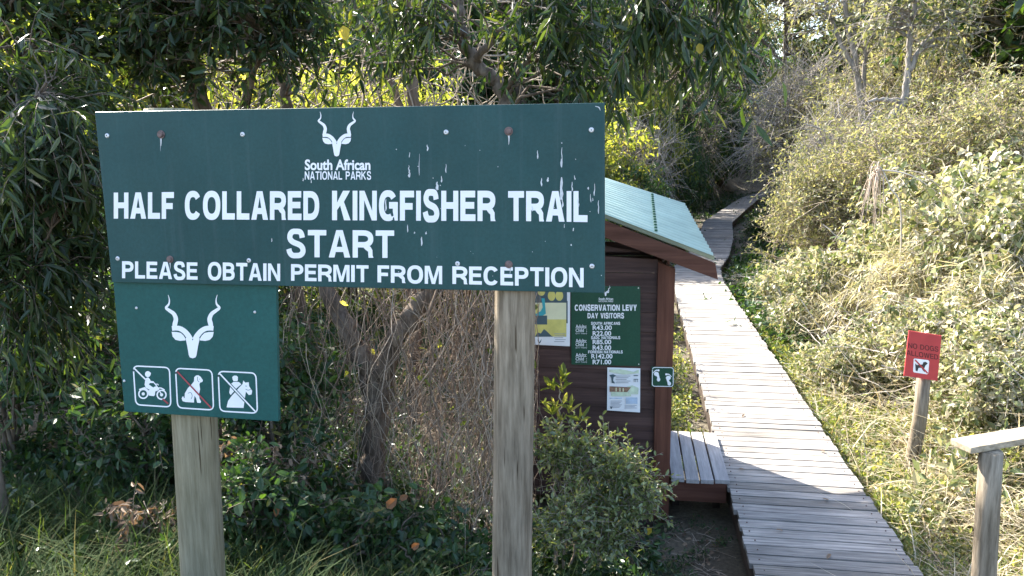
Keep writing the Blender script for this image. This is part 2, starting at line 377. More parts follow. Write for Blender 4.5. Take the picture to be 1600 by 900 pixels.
GLW = dict(A=.98, B=.90, C=.95, D=.93, E=.80, F=.75, G=1.0, H=.90, I=.25, K=.98, L=.74, M=1.12, N=.92, O=1.02, P=.85, R=.94, S=.86, T=.84, U=.9, V=.92, W=1.3, Y=.92)
def glyph(ch, w, t):
    """bold grotesque capital in a box w wide and 1 high, as (outline, hole or None) polygons"""
    b = t*.84
    def sup(cx, cy, rx, ry, a0, a1, n=14, e=2.35):
        P = []
        for a in np.linspace(math.radians(a0), math.radians(a1), n):
            c, s_ = math.cos(a), math.sin(a); P.append((cx+rx*math.copysign(abs(c)**(2/e), c), cy+ry*math.copysign(abs(s_)**(2/e), s_)))
        return P
    R = lambda x0, y0, x1, y1: ([(x0, y0), (x1, y0), (x1, y1), (x0, y1)], None)
    L = lambda *p: (list(p), None)
    d = t*1.12
    if ch == 'H': return [R(0, 0, t, 1), R(w-t, 0, w, 1), R(t, .5-b*.45, w-t, .5+b*.55)]
    if ch == 'I': return [R(0, 0, w, 1)]
    if ch == 'L': return [R(0, 0, t, 1), R(t, 0, w, b)]
    if ch == 'E': return [R(0, 0, t, 1), R(t, 0, w, b), R(t, 1-b, w*.98, 1), R(t, .5-b*.42, w*.92, .5+b*.58)]
    if ch == 'F': return [R(0, 0, t, 1), R(t, 1-b, w, 1), R(t, .46-b*.42, w*.90, .46+b*.58)]
    if ch == 'T': return [R(w/2-t/2, 0, w/2+t/2, 1-b), R(0, 1-b, w, 1)]
    if ch == 'A': return [([(0, 0), (d, 0), (d+.055, .2), (w-d-.055, .2), (w-d, 0), (w, 0), (w/2+d*.56, 1), (w/2-d*.56, 1)], [(d+.095, .2+b*.95), (w-d-.095, .2+b*.95), (w/2, .80)])]
    if ch == 'V': return [L((0, 1), (w/2-d*.54, 0), (w/2+d*.54, 0), (w, 1), (w-d, 1), (w/2, .24), (d, 1))]
    if ch == 'W': return [L((0, 1), (w*.2, 0), (w*.2+d*.95, 0), (w*.5, .72), (w*.8-d*.95, 0), (w*.8, 0), (w, 1), (w-d*.95, 1), (w*.8-d*.45, .3), (w*.5+d*.45, 1), (w*.5-d*.45, 1), (w*.2+d*.45, .3), (d*.95, 1))]
    if ch == 'Y': return [L((w/2-t/2, 0), (w/2+t/2, 0), (w/2+t/2, .38), (w, 1), (w-d*1.1, 1), (w/2, .56), (d*1.1, 1), (0, 1), (w/2-t/2, .38))]
    if ch == 'N': return [L((0, 0), (t*.93, 0), (t*.93, .68), (w-t, 0), (w, 0), (w, 1), (w-t*.93, 1), (w-t*.93, .32), (t, 1), (0, 1))]
    if ch == 'M': return [L((0, 0), (t*.9, 0), (t*.9, .76), (w/2-t*.46, 0), (w/2+t*.46, 0), (w-t*.9, .76), (w-t*.9, 0), (w, 0), (w, 1), (w-t*1.32, 1), (w/2, .30), (t*1.32, 1), (0, 1))]
    if ch == 'K': return [R(0, 0, t, 1), L((t, .34), (t+d*.55, .50), (w-d*1.15, 0), (w, 0), (t+d*1.22, .625), (w*.97, 1), (w*.97-d*1.25, 1), (t, .60))]
    if ch == 'U': return [([(0, 1), (0, .42)]+sup(w/2, .42, w/2, .44, 180, 360, 16)[1:-1]+[(w, .42), (w, 1), (w-t, 1), (w-t, .42)]+sup(w/2, .42, w/2-t, .44-b, 360, 180, 16)[1:-1]+[(t, .42), (t, 1)], None)]
    if ch == 'O': return [(sup(w/2, .5, w/2, .52, 0, 360, 41)[:-1], sup(w/2, .5, w/2-t*1.02, .52-b, 0, 360, 41)[:-1])]
    if ch == 'D':
        o = [(0, 0)]+sup(w*.42, .5, w*.58, .5, -90, 90, 18)+[(0, 1)]; h = [(t, b)]+sup(w*.42, .5, w*.58-t, .5-b, -90, 90, 18)+[(t, 1-b)]; return [(o, h)]
    if ch == 'C': return [(sup(w/2, .5, w/2, .52, 33, 327, 30)+sup(w/2, .5, w/2-t*1.02, .52-b, 322, 38, 30), None)]
    if ch == 'G': return [(sup(w*.48, .5, w*.48, .52, 33, 300, 28)+sup(w*.48, .5, w*.48-t*1.02, .52-b, 300, 38, 28), None), L((w*.54, .40), (w*.54, .40+b), (w, .40+b), (w, 0), (w-t*.62, 0), (w-t*.78, .13), (w*.70, .045), (w*.62, .10), (w*.78, .17), (w-t, .30), (w-t, .40))]
    if ch in 'PRB':
        m = .47 if ch != 'B' else .52
        o = [(t, m-b*.5)]+sup(w*.5, (m-b*.5+1)/2, w*.5 if ch != 'B' else w*.45, (1-m+b*.5)/2, -90, 90, 14)+[(t, 1)]
        h = [(t+.01, m+b*.5)]+sup(w*.5, (m+b*.5+1-b)/2, (w*.5 if ch != 'B' else w*.45)-t, (1-b-m-b*.5)/2, -90, 90, 14)+[(t+.01, 1-b)]
        out = [R(0, 0, t, 1), (o, h)]
        if ch == 'R': out.append(L((w*.50, m-b*.42), (w*.62, m-b*.9), (w-t*1.0, .22), (w-t*.92, 0), (w+.01, 0), (w-.03, .08), (w-.04, .28), (w*.86, m-b*.35), (w*.7, m)))
        if ch == 'B':
            o = [(t, 0)]+sup(w*.5, (m+b*.5)/2, w*.5, (m+b*.5)/2, -90, 90, 14)+[(t, m+b*.5)]; h = [(t+.01, b)]+sup(w*.5, (m-b*.5+b)/2, w*.5-t, (m-b*1.5)/2, -90, 90, 14)+[(t+.01, m-b*.5)]
            out.append((o, h))
        return out
    if ch == 'S':
        x0, x1 = t*.5, w-t*.5
        P = [(x0*.9, .30), (x0+.03, .17), (w*.30, .07), (w*.5, .055), (w*.72, .075), (x1-.01, .17), (x1, .28), (x1-.05, .38), (w*.66, .46), (w*.36, .545), (x0+.07, .63), (x0+.03, .73), (x0+.06, .85), (w*.32, .93), (w*.5, .945), (w*.70, .925), (x1-.06, .84), (x1-.03, .71)]
        p = np.array(P); q = []; tt = np.linspace(0, len(p)-1, 60)
        for v in tt:
            i = min(int(v), len(p)-2); f = v-i; p0, p1, p2, p3 = p[max(i-1, 0)], p[i], p[i+1], p[min(i+2, len(p)-1)]
            q.append(.5*((2*p1)+(-p0+p2)*f+(2*p0-5*p1+4*p2-p3)*f*f+(-p0+3*p1-3*p2+p3)*f**3))
        q = np.array(q); dd = np.gradient(q, axis=0); dd /= np.linalg.norm(dd, axis=1)[:, None]
        wd = b+(t-b)*np.abs(dd[:, 1]); nn = np.stack([-dd[:, 1], dd[:, 0]], 1)*wd[:, None]/2
        return [([tuple(v) for v in q+nn]+[tuple(v) for v in (q-nn)[::-1]], None)]
    return []
def caps(art, txt, x0, x1, yt, yb, t=.2, yt1=None, yb1=None, gap=.11):
    """bold capitals fitted into a pixel box; t = stem width as a share of the letter width"""
    ws = [(.45 if c == ' ' else GLW[c]) for c in txt]; tot = sum(ws)+gap*(len(txt)-1)
    yt1 = yt if yt1 is None else yt1; yb1 = yb if yb1 is None else yb1; x = 0
    for c, w in zip(txt, ws):
        for o, h in (glyph(c, w, t) if c != ' ' else []):
            def mp(p):
                u = (x+p[0])/tot; return (x0+u*(x1-x0), (yb+u*(yb1-yb))*(1-p[1])+(yt+u*(yt1-yt))*p[1])
            art.poly([mp(p) for p in o], [[mp(p) for p in h]] if h else [])
        x += w+gap

def kudu(art, cx, yb, k, sx=1.0):
    """spiral horned antelope head; cx, yb = snout tip, k pixels per unit"""
    T = lambda x, y: (cx+x*k*sx, yb-y*k)
    for m in (-1, 1):
        P = [(-140, 357), (-133, 330), (-136, 305), (-151, 284), (-132, 268), (-108, 250), (-96, 222), (-101, 195), (-106, 170)]
        art.stroke([T(-m*x, y) for x, y in P], [a*k for a in (2, 6, 10, 15, 19, 22, 25, 27, 22)])
        P = [(-118, 168), (-95, 170), (-70, 166), (-45, 150), (-25, 126), (-12, 104)]
        art.stroke([T(-m*x, y) for x, y in P], [a*k for a in (26, 27, 28, 29, 31, 30)])
        E = [(-120, 149), (-92, 148), (-68, 143), (-52, 128), (-42, 112), (-40, 101), (-72, 98), (-98, 104), (-114, 122)]
        art.poly([T(-m*x, y) for x, y in E])
    art.poly([T(*p) for p in [(-40, 112), (-28, 124), (-6, 112), (0, 100), (6, 112), (28, 124), (40, 112), (30, 66), (22, 18), (16, 5), (0, 0), (-16, 5), (-22, 18), (-30, 66)]])

# ------------------------------------------------------------------ the trail sign
YS = 2.6
def trail_sign():
    root = empty('trail_sign', (-1.0, YS, .4), 'large dark green trail start board and smaller pictogram panel on two wooden posts', 'sign')
    P = lambda px, py: onY(px, py, YS)
    def slab(corners, y0, y1, name, mat, bevel=.0015):
        c = [onY(*p, YS) for p in corners]; b = MB()
        f = [(q[0], y0, q[2]) for q in c]; k = [(q[0], y1, q[2]) for q in c]
        b.add(f+k, [(0, 3, 2, 1), (4, 5, 6, 7), (0, 1, 5, 4), (1, 2, 6, 5), (2, 3, 7, 6), (3, 0, 4, 7)])
        return b.obj(name, mat, root, bevel)
    bd = slab([(148, 175), (945, 160.5), (945, 458), (175, 441)], YS, YS+.014, 'main_board', M['board'])
    pn = slab([(172, 436), (428, 441), (432, 661), (190, 645)], YS+.0165, YS+.036, 'lower_panel', M['panel'])
    pn['label'] = 'smaller square green panel with antelope head and three pictograms'
    # lettering
    a = Art(P, step=.000004, base=.0009)
    for t, x0, x1, yt, yb, yt1, yb1 in [('HALF', 178, 272, 301, 341.5, 300, 342), ('COLLARED', 289, 499, 299, 342.5, 298.5, 344), ('KINGFISHER', 519, 774, 298, 344, 298, 345.5), ('TRAIL', 794, 918, 298.5, 345, 298.5, 347)]:
        caps(a, t, x0, x1, yt, yb, .265, yt1, yb1)
    caps(a, 'START', 448, 616, 359, 401.5, .235, 360, 403)
    for t, x0, x1, yt, yb, yt1, yb1 in [('PLEASE', 191, 309, 408, 434.5, 410, 437), ('OBTAIN', 325, 438, 409.5, 437.5, 412, 439), ('PERMIT', 455, 576, 412.5, 438.5, 414.5, 441), ('FROM', 590, 691, 414.5, 441, 415.5, 444), ('RECEPTION', 707, 912, 416, 443.5, 418.5, 449)]:
        caps(a, t, x0, x1, yt, yb, .235, yt1, yb1)
    word(a, 'South African', 476.5, 579, 249, 266, .030)
    caps(a, 'NATIONAL PARKS', 476.5, 580, 267.8, 280.6, .2, gap=.14)
    a.obj('lettering', M['white'], bd)
    e = Art(P); kudu(e, 526.5, 244.5, .196, .96); e.obj('emblem', M['white'], bd)
    # dried streaks
    rg = np.random.default_rng(5); s = Art(P, base=.0007, step=.00003)
    st = [(640, 238, 246, 1.5), (668, 226, 236, 2.2), (655, 240, 274, 1.1), (639, 258, 268, 1.6), (640, 266, 277, 3.8), (697, 256, 270, 1.6), (690, 275, 285, 2.5), (683, 284, 297, 4.2),
          (840, 235, 248, 2.2), (878, 230, 262, 1.5), (877, 248, 261, 2.8), (846, 278, 291, 2.4), (856, 277, 284, 3.4), (877, 277, 312, 5.6), (879, 310, 324, 2.6), (894, 284, 299, 2), (898, 274, 281, 1.8), (919, 292, 296, 2.6),
          (929, 287, 306, 1.8), (923, 303, 316, 1.5), (926, 309, 314, 1.3), (935, 313, 334, 2.0), (904, 309, 323, 2.6), (637, 351, 363, 1.8), (659, 370, 384, 2.6), (666, 362, 366, 2.8), (648, 362, 365, 2), (896, 356, 361, 2), (882, 350, 356, 1.3), (893, 381, 384, 2), (603, 311, 330, 2.4), (425, 372, 378, 1.3), (474, 278, 283, 2), (487, 281, 286, 1.5), (832, 322, 330, 2)]
    for x, y0, y1, w in st:
        ys_ = np.linspace(y0, y1, 5); s.stroke([(x+rg.uniform(-.6, .6), y) for y in ys_], [w*.25, w*rg.uniform(.4, .8), w*rg.uniform(.5, .9), w, w*.35])
    for x, y0, y1, w in [(252, 214, 228, 3), (795, 210, 226, 3.4), (266, 409, 421, 2.4), (797, 417, 428, 2.4), (251, 216, 236, 1.2), (793, 408, 412, 2.5)]: s.stroke([(x, y0), (x+.4, (y0+y1)/2), (x, y1)], [w, w*.5, w*.15])
    for _ in range(26):
        s.disc((rg.uniform(600, 940), rg.uniform(220, 440)), rg.uniform(.4, 1.0), n=6)
    s.stroke([(930, 166), (936, 168), (938, 173)], [.5, 1.6, .5])
    s.obj('dropping_streaks', M['stain'], bd)
    # fixings
    for p in [(167.5, 212), (379, 210), (697, 206.5), (924, 203), (184, 404), (389, 407), (715, 412), (925, 416)]:
        c = P(*p); MB().tube([(c[0], YS-.004, c[2]), (c[0], YS-.001, c[2])], [.0058, .0085], 14).obj('screw', M['steel'], bd, smooth=False)
        c = P(*p); MB().tube([(c[0], YS-.0048, c[2]), (c[0], YS-.0041, c[2])], .0022, 8).obj('screw_slot', M['black'], bd)
    for p, r in [((252, 210), .0125), ((795, 205), .0125), ((266, 405), .0115), ((795, 413), .0115)]:
        c = P(*p)
        MB().tube([(c[0], YS-.003, c[2]), (c[0], YS-.0005, c[2])], r*1.15, 16).tube([(c[0], YS-.010, c[2]), (c[0], YS-.004, c[2])], [r*.72, r*.85], 10).obj('bolt', M['rust'], bd)
    for p in [(209, 482.5), (395, 489), (190, 597)]:
        c = P(*p); MB().tube([(c[0], YS+.0125, c[2]), (c[0], YS+.0155, c[2])], [.0035, .0055], 10).obj('screw', M['steel'], pn)
    # lower panel art, drawn in the enlargement's pixels
    Q = lambda zx, zy: onY(160+zx/3.6, 430+zy/3.6, YS+.0165)
    e = Art(Q, .00012); kudu(e, 509, 467, 1.0, .99); e.obj('emblem', M['white'], pn)
    fr = [[(174, 510), (378, 519), (386, 741), (189, 728)], [(412, 523), (617, 534), (626, 758), (424, 745)], [(652, 540), (864, 550), (873, 776), (662, 764)]]
    for q in fr:
        w = Art(Q, .00012); w.rrect_line(q, 7.5); w.obj('pictogram_frame', M['white'], pn)
    w = Art(Q, .00012, .0006)          # motorcycle and rider
    w.disc((256, 556), 16, 17).poly([(262, 545), (274, 548), (272, 560), (262, 566)])
    w.poly([(243, 580), (258, 574), (268, 584), (272, 594), (290, 597), (292, 606), (268, 606), (262, 614), (282, 628), (300, 640), (296, 676), (284, 676), (280, 650), (246, 634), (238, 616)])
    w.ring((231, 667), 25, 8).ring((334, 672), 25, 8).disc((231, 667), 9).disc((334, 672), 9)
    w.poly([(206, 640), (240, 628), (262, 648), (270, 640), (300, 624), (318, 636), (312, 650), (300, 652), (292, 680), (262, 676), (258, 656), (240, 640), (212, 648)])
    w.stroke([(292, 604), (306, 622), (326, 656), (334, 672)], 6).stroke([(305, 636), (330, 634), (352, 646)], 7).stroke([(300, 612), (312, 612), (318, 618)], 5, False)
    w.obj('motorcycle_pictogram', M['white'], pn)
    w = Art(Q, .00012, .0022); w.stroke([(180, 522), (246, 587)], 8, False).obj('slash', M['white'], pn)
    w = Art(Q, .00012, .0022); w.stroke([(340, 694), (372, 722)], 9, False).obj('slash', M['redline'], pn)
    w = Art(Q, .00012, .0006)          # sitting dog
    w.poly([(517, 574), (527, 564), (540, 562), (552, 570), (566, 590), (563, 600), (550, 604), (546, 614), (550, 640), (544, 668), (547, 695), (556, 712), (552, 718), (534, 717), (527, 690), (519, 678), (516, 702), (516, 716), (468, 713), (452, 708), (446, 694), (451, 682), (457, 682), (459, 692), (463, 690), (464, 664), (482, 634), (504, 612), (516, 596)])
    w.obj('dog_pictogram', M['white'], pn)
    w = Art(Q, .00012, .0012); w.stroke([(537, 570), (536, 590), (545, 600)], 2.5).stroke([(482, 664), (498, 660), (506, 678), (500, 696)], 2.5).stroke([(546, 583), (550, 584)], 3, False).obj('dog_outline', M['panel'], pn)
    w = Art(Q, .00012, .0022); w.stroke([(422, 540), (616, 748)], 8, False).obj('slash', M['redline'], pn)
    w = Art(Q, .00012, .0006)          # horse and rider
    w.disc((747, 576), 16, 12).poly([(732, 582), (764, 582), (760, 596), (738, 596)])
    w.poly([(722, 612), (738, 600), (768, 600), (784, 614), (764, 632), (742, 652), (722, 674), (714, 660)])
    w.poly([(699, 743), (708, 706), (730, 676), (768, 634), (789, 612), (793, 592), (805, 604), (824, 601), (826, 624), (843, 650), (840, 670), (824, 674), (808, 654), (802, 690), (795, 746)])
    w.obj('horse_rider_pictogram', M['white'], pn)
    w = Art(Q, .00012, .0012); w.stroke([(786, 612), (752, 642), (716, 690)], 3).stroke([(806, 640), (822, 646), (836, 640)], 2.5).stroke([(806, 622), (812, 624)], 4, False).stroke([(668, 560), (856, 762)], 17, False).obj('horse_outline', M['panel'], pn)
    w = Art(Q, .00012, .0022); w.stroke([(662, 553), (862, 766)], 8, False).obj('slash', M['white'], pn)
    # posts behind the boards
    yl = YS+.038+.085
    k = (yl)/YS
    lx = onY(305, 660, yl)[0]; lx2 = onY(318, 900, yl)[0]
    zb = gz(lx2, yl)-.3
    zt = onY(265, 170.5, yl)[2]
    MB().tube([(lx2-.01, yl, zb), (lx2, yl, .59), (lx, yl, 1.24), (lx-.01, yl, 1.8), (lx-.012, yl, zt)], [.088, .086, .0845, .083, .082], 20, jit=.02, seed=2).obj('post', M['greenpost'], root, smooth=True)
    yr = YS+.016+.072; rx = onY(805, 480, yr)[0]; rx2 = onY(800, 900, yr)[0]
    MB().tube([(rx2, yr, gz(rx2, yr)-.3), (rx2, yr, .69), (rx, yr, 1.73), (rx, yr, 2.34)], [.075, .0735, .071, .069], 20, jit=.03, seed=4).obj('post', M['post'], root, smooth=True)
trail_sign()

# ------------------------------------------------------------------ the hut
YH = 5.15
def hut():
    root = empty('hut', (-.25, YH, -.2), 'small dark brown timber kiosk hut with pale green corrugated roof', 'hut')
    x0, x1, y1 = -.74, .20, 6.05
    zt = lambda x: 1.47+(.26-x)*.40
    rg = np.random.default_rng(8)
    def lap_wall(name, axis, a, b, fixed, out):
        w = MB(); z = -.16
        while z < 2.0:
            h = .128; top = z+h
            def pt(s, zz, o): return (s, fixed+out*o, zz) if axis == 'x' else (fixed+out*o, s, zz)
            b_ = min(b, .26-(z+.004-1.47)/.40) if axis == 'x' else b
            if b_ <= a: break
            za = min(top, zt(a) if axis == 'x' else zt(fixed)); zb = min(top, zt(b_) if axis == 'x' else zt(fixed))
            if za <= z+.004 and zb <= z+.004: break
            za = max(za, z+.003); zb = max(zb, z+.003); d = rg.uniform(-.0015, .0015)
            lo = [pt(a, z, .017+d), pt(b_, z, .017+d), pt(b_, z, -.004), pt(a, z, -.004)]
            hi = [pt(a, za, .007+d), pt(b_, zb, .007+d), pt(b_, zb, -.004), pt(a, za, -.004)]
            w.hexa(lo, hi); z = top+.004
        return w.obj(name, M['hutwall'], root)
    lap_wall('wall', 'x', x0, .155, YH+.03, -1)
    lap_wall('wall', 'y', YH+.03, y1, x1+.01, 1)
    lap_wall('wall', 'x', x0, .155, y1, 1)
    lap_wall('wall', 'y', YH+.03, y1, x0, -1)
    for (x, y, w) in ((.155, YH-.012, .11), (.155, y1-.08, .11), (x0-.06, YH-.012, .10), (x0-.06, y1-.08, .10)):
        z0 = gz(x, y)-.2; MB().hexa([(x, y, z0), (x+w, y, z0), (x+w, y+.1, z0), (x, y+.1, z0)], [(x, y, zt(x)-.012), (x+w, y, zt(x+w)-.012), (x+w, y+.1, zt(x+w)-.012), (x, y+.1, zt(x)-.012)]).obj('corner_post', M['huttrim'], root, .003)
    # roof plane through the front eave corner, the front verge and the back eave corner
    Yf, Yb = YH-.13, 6.6
    B = onY(1117, 411, Yf); A = onY(945, 344.5, Yf); C = onY(1070, 325, Yb)
    sz = (A[2]-B[2])/(A[0]-B[0]); cx, cz = C[0]-B[0], C[2]-B[2]
    fy = lambda y: (y-Yf)/(Yb-Yf); xe = lambda y: B[0]+cx*fy(y)
    sr = (onY(945, 285, Yb)[2]-C[2])/(onY(945, 285, Yb)[0]-C[0])     # the back of the roof has sagged a little flatter
    top = lambda x, y: np.array([x, y, B[2]+(sz+(sr-sz)*fy(y))*(x-xe(y))+cz*fy(y)])
    xl = -.98
    ny_ = int((Yb-Yf)/.0072); rv = []; rf = []
    for j in range(ny_+1):
        y = Yf+(Yb-Yf)*j/ny_; h = .019*math.cos((y-Yf)/.092*2*math.pi)
        for x in (xe(y), -.3, xl):
            p = top(x, y); rv.append((x, y, p[2]+h+.021))
    for j in range(ny_):
        for i in range(2): a_ = j*3+i; rf.append((a_, a_+1, a_+4, a_+3))
    b = MB(); b.add(rv, rf); r = b.obj('roof', M['roof'], root, smooth=True)
    so = r.modifiers.new('thick', 'SOLIDIFY'); so.thickness = .0012
    for xf in (-.80, -.34, .135):      # rows of roofing screws along the purlins
        w = MB()
        for k in range(1, 30):
            y = Yf+.092*k
            if y > Yb-.03: break
            p = top(xf, y); w.tube([(xf, y, p[2]+.039), (xf+.001, y, p[2]+.051)], [.0125, .009], 8)
        w.obj('screw_row', M['levy'], r)
    def barge(y, ya, name, lx=xl):
        p0, p1 = top(lx, y), top(xe(y)+.004, y); t = .125
        lo = [(p0[0], y, p0[2]-t), (p1[0]+.02, y, p1[2]-t+.02), (p1[0]+.02, ya, p1[2]-t+.02), (p0[0], ya, p0[2]-t)]
        hi = [(p0[0], y, p0[2]-.001), (p1[0], y, p1[2]-.001), (p1[0], ya, p1[2]-.001), (p0[0], ya, p0[2]-.001)]
        MB().hexa(lo, hi).obj(name, M['barge'], root, .002)
    barge(Yf+.004, Yf+.03, 'bargeboard'); barge(Yb-.03, Yb-.004, 'bargeboard')
    for x in (.30, -.05, -.5, -.92):
        p0, p1 = top(x, Yf+.032), top(x, Yb-.032)
        MB().hexa([(x-.025, p0[1], p0[2]-.07), (x+.025, p0[1], p0[2]-.09), (x+.025, p1[1], p1[2]-.09), (x-.025, p1[1], p1[2]-.07)],
                  [(x-.025, p0[1], p0[2]-.004+.001), (x+.025, p0[1], p0[2]-.022), (x+.025, p1[1], p1[2]-.022), (x-.025, p1[1], p1[2]-.003)]).obj('rafter', M['huttrim'], root)
    return root
hut()
YP = YH+.0095         # face of the hut's boards

def levy_sign():
    c = [onY(*p, YP) for p in [(892.5, 447), (1000.5, 447), (1000.5, 572), (893, 569)]]
    root = empty('levy_sign', (c[0][0], YP, c[2][2]), 'green conservation levy price board with white lettering on the hut wall', 'sign')
    b = MB(); b.add([(p[0], YP-.006, p[2]) for p in c]+[(p[0], YP, p[2]) for p in c], [(0, 3, 2, 1), (4, 5, 6, 7), (0, 1, 5, 4), (1, 2, 6, 5), (2, 3, 7, 6), (3, 0, 4, 7)])
    bd = b.obj('board', M['levy'], root)
    P = lambda px, py: onY(px, py, YP-.006)
    a = Art(P, .000004, .001)
    W = lambda t, x0, x1, y0, y1, wt=.02: word(a, t, x0, x1, y0, y1, wt)
    caps(a, 'CONSERVATION LEVY', 898, 995, 476, 485.5, .27); caps(a, 'DAY VISITORS', 918, 975, 489, 497.3, .26)
    W('South African', 935.5, 958, 465, 468.6, .02); W('NATIONAL PARKS', 935.5, 958, 469.2, 472, .01)
    for k, (h, hx, p1, p2, y, px) in enumerate([('SOUTH AFRICANS', (923.5, 969), 'R43.00', 'R22.00', 503, (926, 956)), ('SADC NATIONALS', (923.5, 969), 'R85.00', 'R43.00', 525.3, (926, 955)), ('FOREIGN NATIONALS', (919, 973), 'R142.00', 'R71.00', 547.6, (924, 957))]):
        caps(a, h, *hx, y, y+4.4, .26); W('Adults:', 899.5, 916.5, y+4, y+10, .012); W('Child  :', 899.5, 917, y+10.3, y+15.6, .012); W('(2-11 Years)', 899.5, 917, y+16.6, y+19.6, 0)
        W(p1, *px, y+5.3, y+12.6, .024); W(p2, 926, 955, y+14.2, y+21.6, .024)
    a.obj('lettering', M['white'], bd)
    e = Art(P, .0001); kudu(e, 946.3, 462.5, .047, 1.0); e.obj('emblem', M['white'], bd)
    for p in [(895.5, 450), (998, 569), (997.5, 450)]:
        q = P(*p); MB().tube([(q[0], YP-.009, q[2]), (q[0], YP-.0065, q[2])], .0045, 8).obj('screw', M['steel'], bd)
levy_sign()
def sheet(name, label, corners, cat, y=YP, d=.0015, bulge=0):
    """a paper sheet fixed to the wall, slightly sprung away from it"""
    c = [onY(*p, y) for p in corners]; n = 7; V = []; Fs = []
    cen = np.mean(c, axis=0)
    root = empty(name, tuple(cen), label, cat); rg = np.random.default_rng(len(name))
    ph = rg.uniform(0, 6)
    for back in (0, 1):
        for j in range(n):
            for i in range(n):
                u, v = i/(n-1), j/(n-1); p = (c[0]*(1-u)+c[1]*u)*(1-v)+(c[3]*(1-u)+c[2]*u)*v
                V.append((p[0], y-d-bulge*(.5+.5*math.sin(u*4+v*3+ph))*v+back*.0008, p[2]))
    for back in (0, 1):
        for j in range(n-1):
            for i in range(n-1):
                k = back*n*n+j*n+i; q = (k, k+n, k+n+1, k+1); Fs.append(q if not back else q[::-1])
    o = MB(); o.add(V, Fs); return root, o.obj('paper', M['paper'], root)
def poster():
    root, p = sheet('poster', 'yellow and teal illustrated poster half hidden behind the wooden sign post', [(822, 440), (891, 441.5), (890.5, 541), (824, 538)], 'poster')
    P = lambda px, py: onY(px, py, YP-.0015)
    for k, (mat, fn) in enumerate([
        ('slate', lambda a: a.rect(826, 443, 886, 473)), ('cream', lambda a: a.rect(826, 473, 885, 500)), ('yellow', lambda a: a.rect(826, 499, 885, 526)),
        ('yellow', lambda a: a.disc((862, 462), 6, 8).disc((874, 462), 6, 8).disc((846, 455), 6, 7).rect(837, 475, 842, 490)),
        ('teal', lambda a: a.poly([(846, 466), (851, 466), (853, 490), (847, 494), (836, 496), (836, 491), (845, 486), (848, 480)])),
        ('slate', lambda a: a.rect(826, 493, 855, 507).poly([(836, 526), (840, 519), (845, 521), (850, 514), (854, 517), (860, 523), (864, 526)]).rect(885, 470, 887, 505)),
        ('paper', lambda a: a.rect(826, 526.5, 888, 537.5)),
        ('ink', lambda a: [a.rect(866+(i % 2)*1.5, 521+i*3, 884-(i % 3)*2, 522+i*3) for i in range(5)] and a or a),
        ('slate', lambda a: a.poly([(839.5, 529), (841.5, 532), (843, 534), (844.5, 532), (846.5, 529), (845, 534.5), (843, 536.5), (841, 534.5)]))]):
        a = Art(P, .00005, .0006+.0004*k); fn(a); a.obj('print', M[mat], p)
poster()
def notice():
    root, p = sheet('paper_notice', 'white paper notice with a photo strip pinned below the levy board', [(949, 574), (1000.5, 575.5), (1000, 644), (948.5, 641)], 'notice', bulge=.005)
    P = lambda px, py: onY(px, py, YP-.008)
    for k, (mat, fn) in enumerate([
        ('greenprint', lambda a: a.poly([(952, 577.5), (970, 577), (990, 581), (998, 577.5), (998, 583), (975, 585), (952, 581)]).rect(955, 612, 986, 619).poly([(980, 604), (988, 602), (998, 606), (997, 616), (984, 616)])),
        ('blueprint', lambda a: a.rect(978, 621, 996, 631).rect(952.5, 621.5, 972, 623)),
        ('ink', lambda a: [a.rect(962+(i % 2), 587+i*2.6, 985-(i % 3)*3, 588+i*2.6) for i in range(5)] and [a.rect(954, 626+i*2, 972-(i % 3)*2, 626.8+i*2) for i in range(6)] and [a.rect(976, 633+i*2, 995-(i % 2)*3, 633.7+i*2) for i in range(3)] and a),
        ('brownprint', lambda a: a.poly([(952.5, 603.5), (986, 605), (980, 612.5), (952.5, 612)])),
        ('slate', lambda a: a.poly([(952, 586), (958, 584.5), (963, 587), (959, 589), (958, 594), (961, 599), (956, 598), (955, 590)]).rect(990, 586, 997, 587.5).rect(990, 592, 997, 593).rect(990.5, 593, 991.2, 597).rect(993, 593, 993.7, 597).rect(996, 593, 996.7, 597).poly([(953, 634), (955, 636), (957, 634), (956, 638), (955, 639), (954, 638)])),
        ('cream', lambda a: a.rect(962, 605.5, 963.5, 611.5).rect(968, 605.7, 969.5, 611.7).rect(973, 606, 974.5, 611.8))]):
        a = Art(P, .00005, .0006+.0004*k); fn(a); a.obj('print', M[mat], p)
notice()
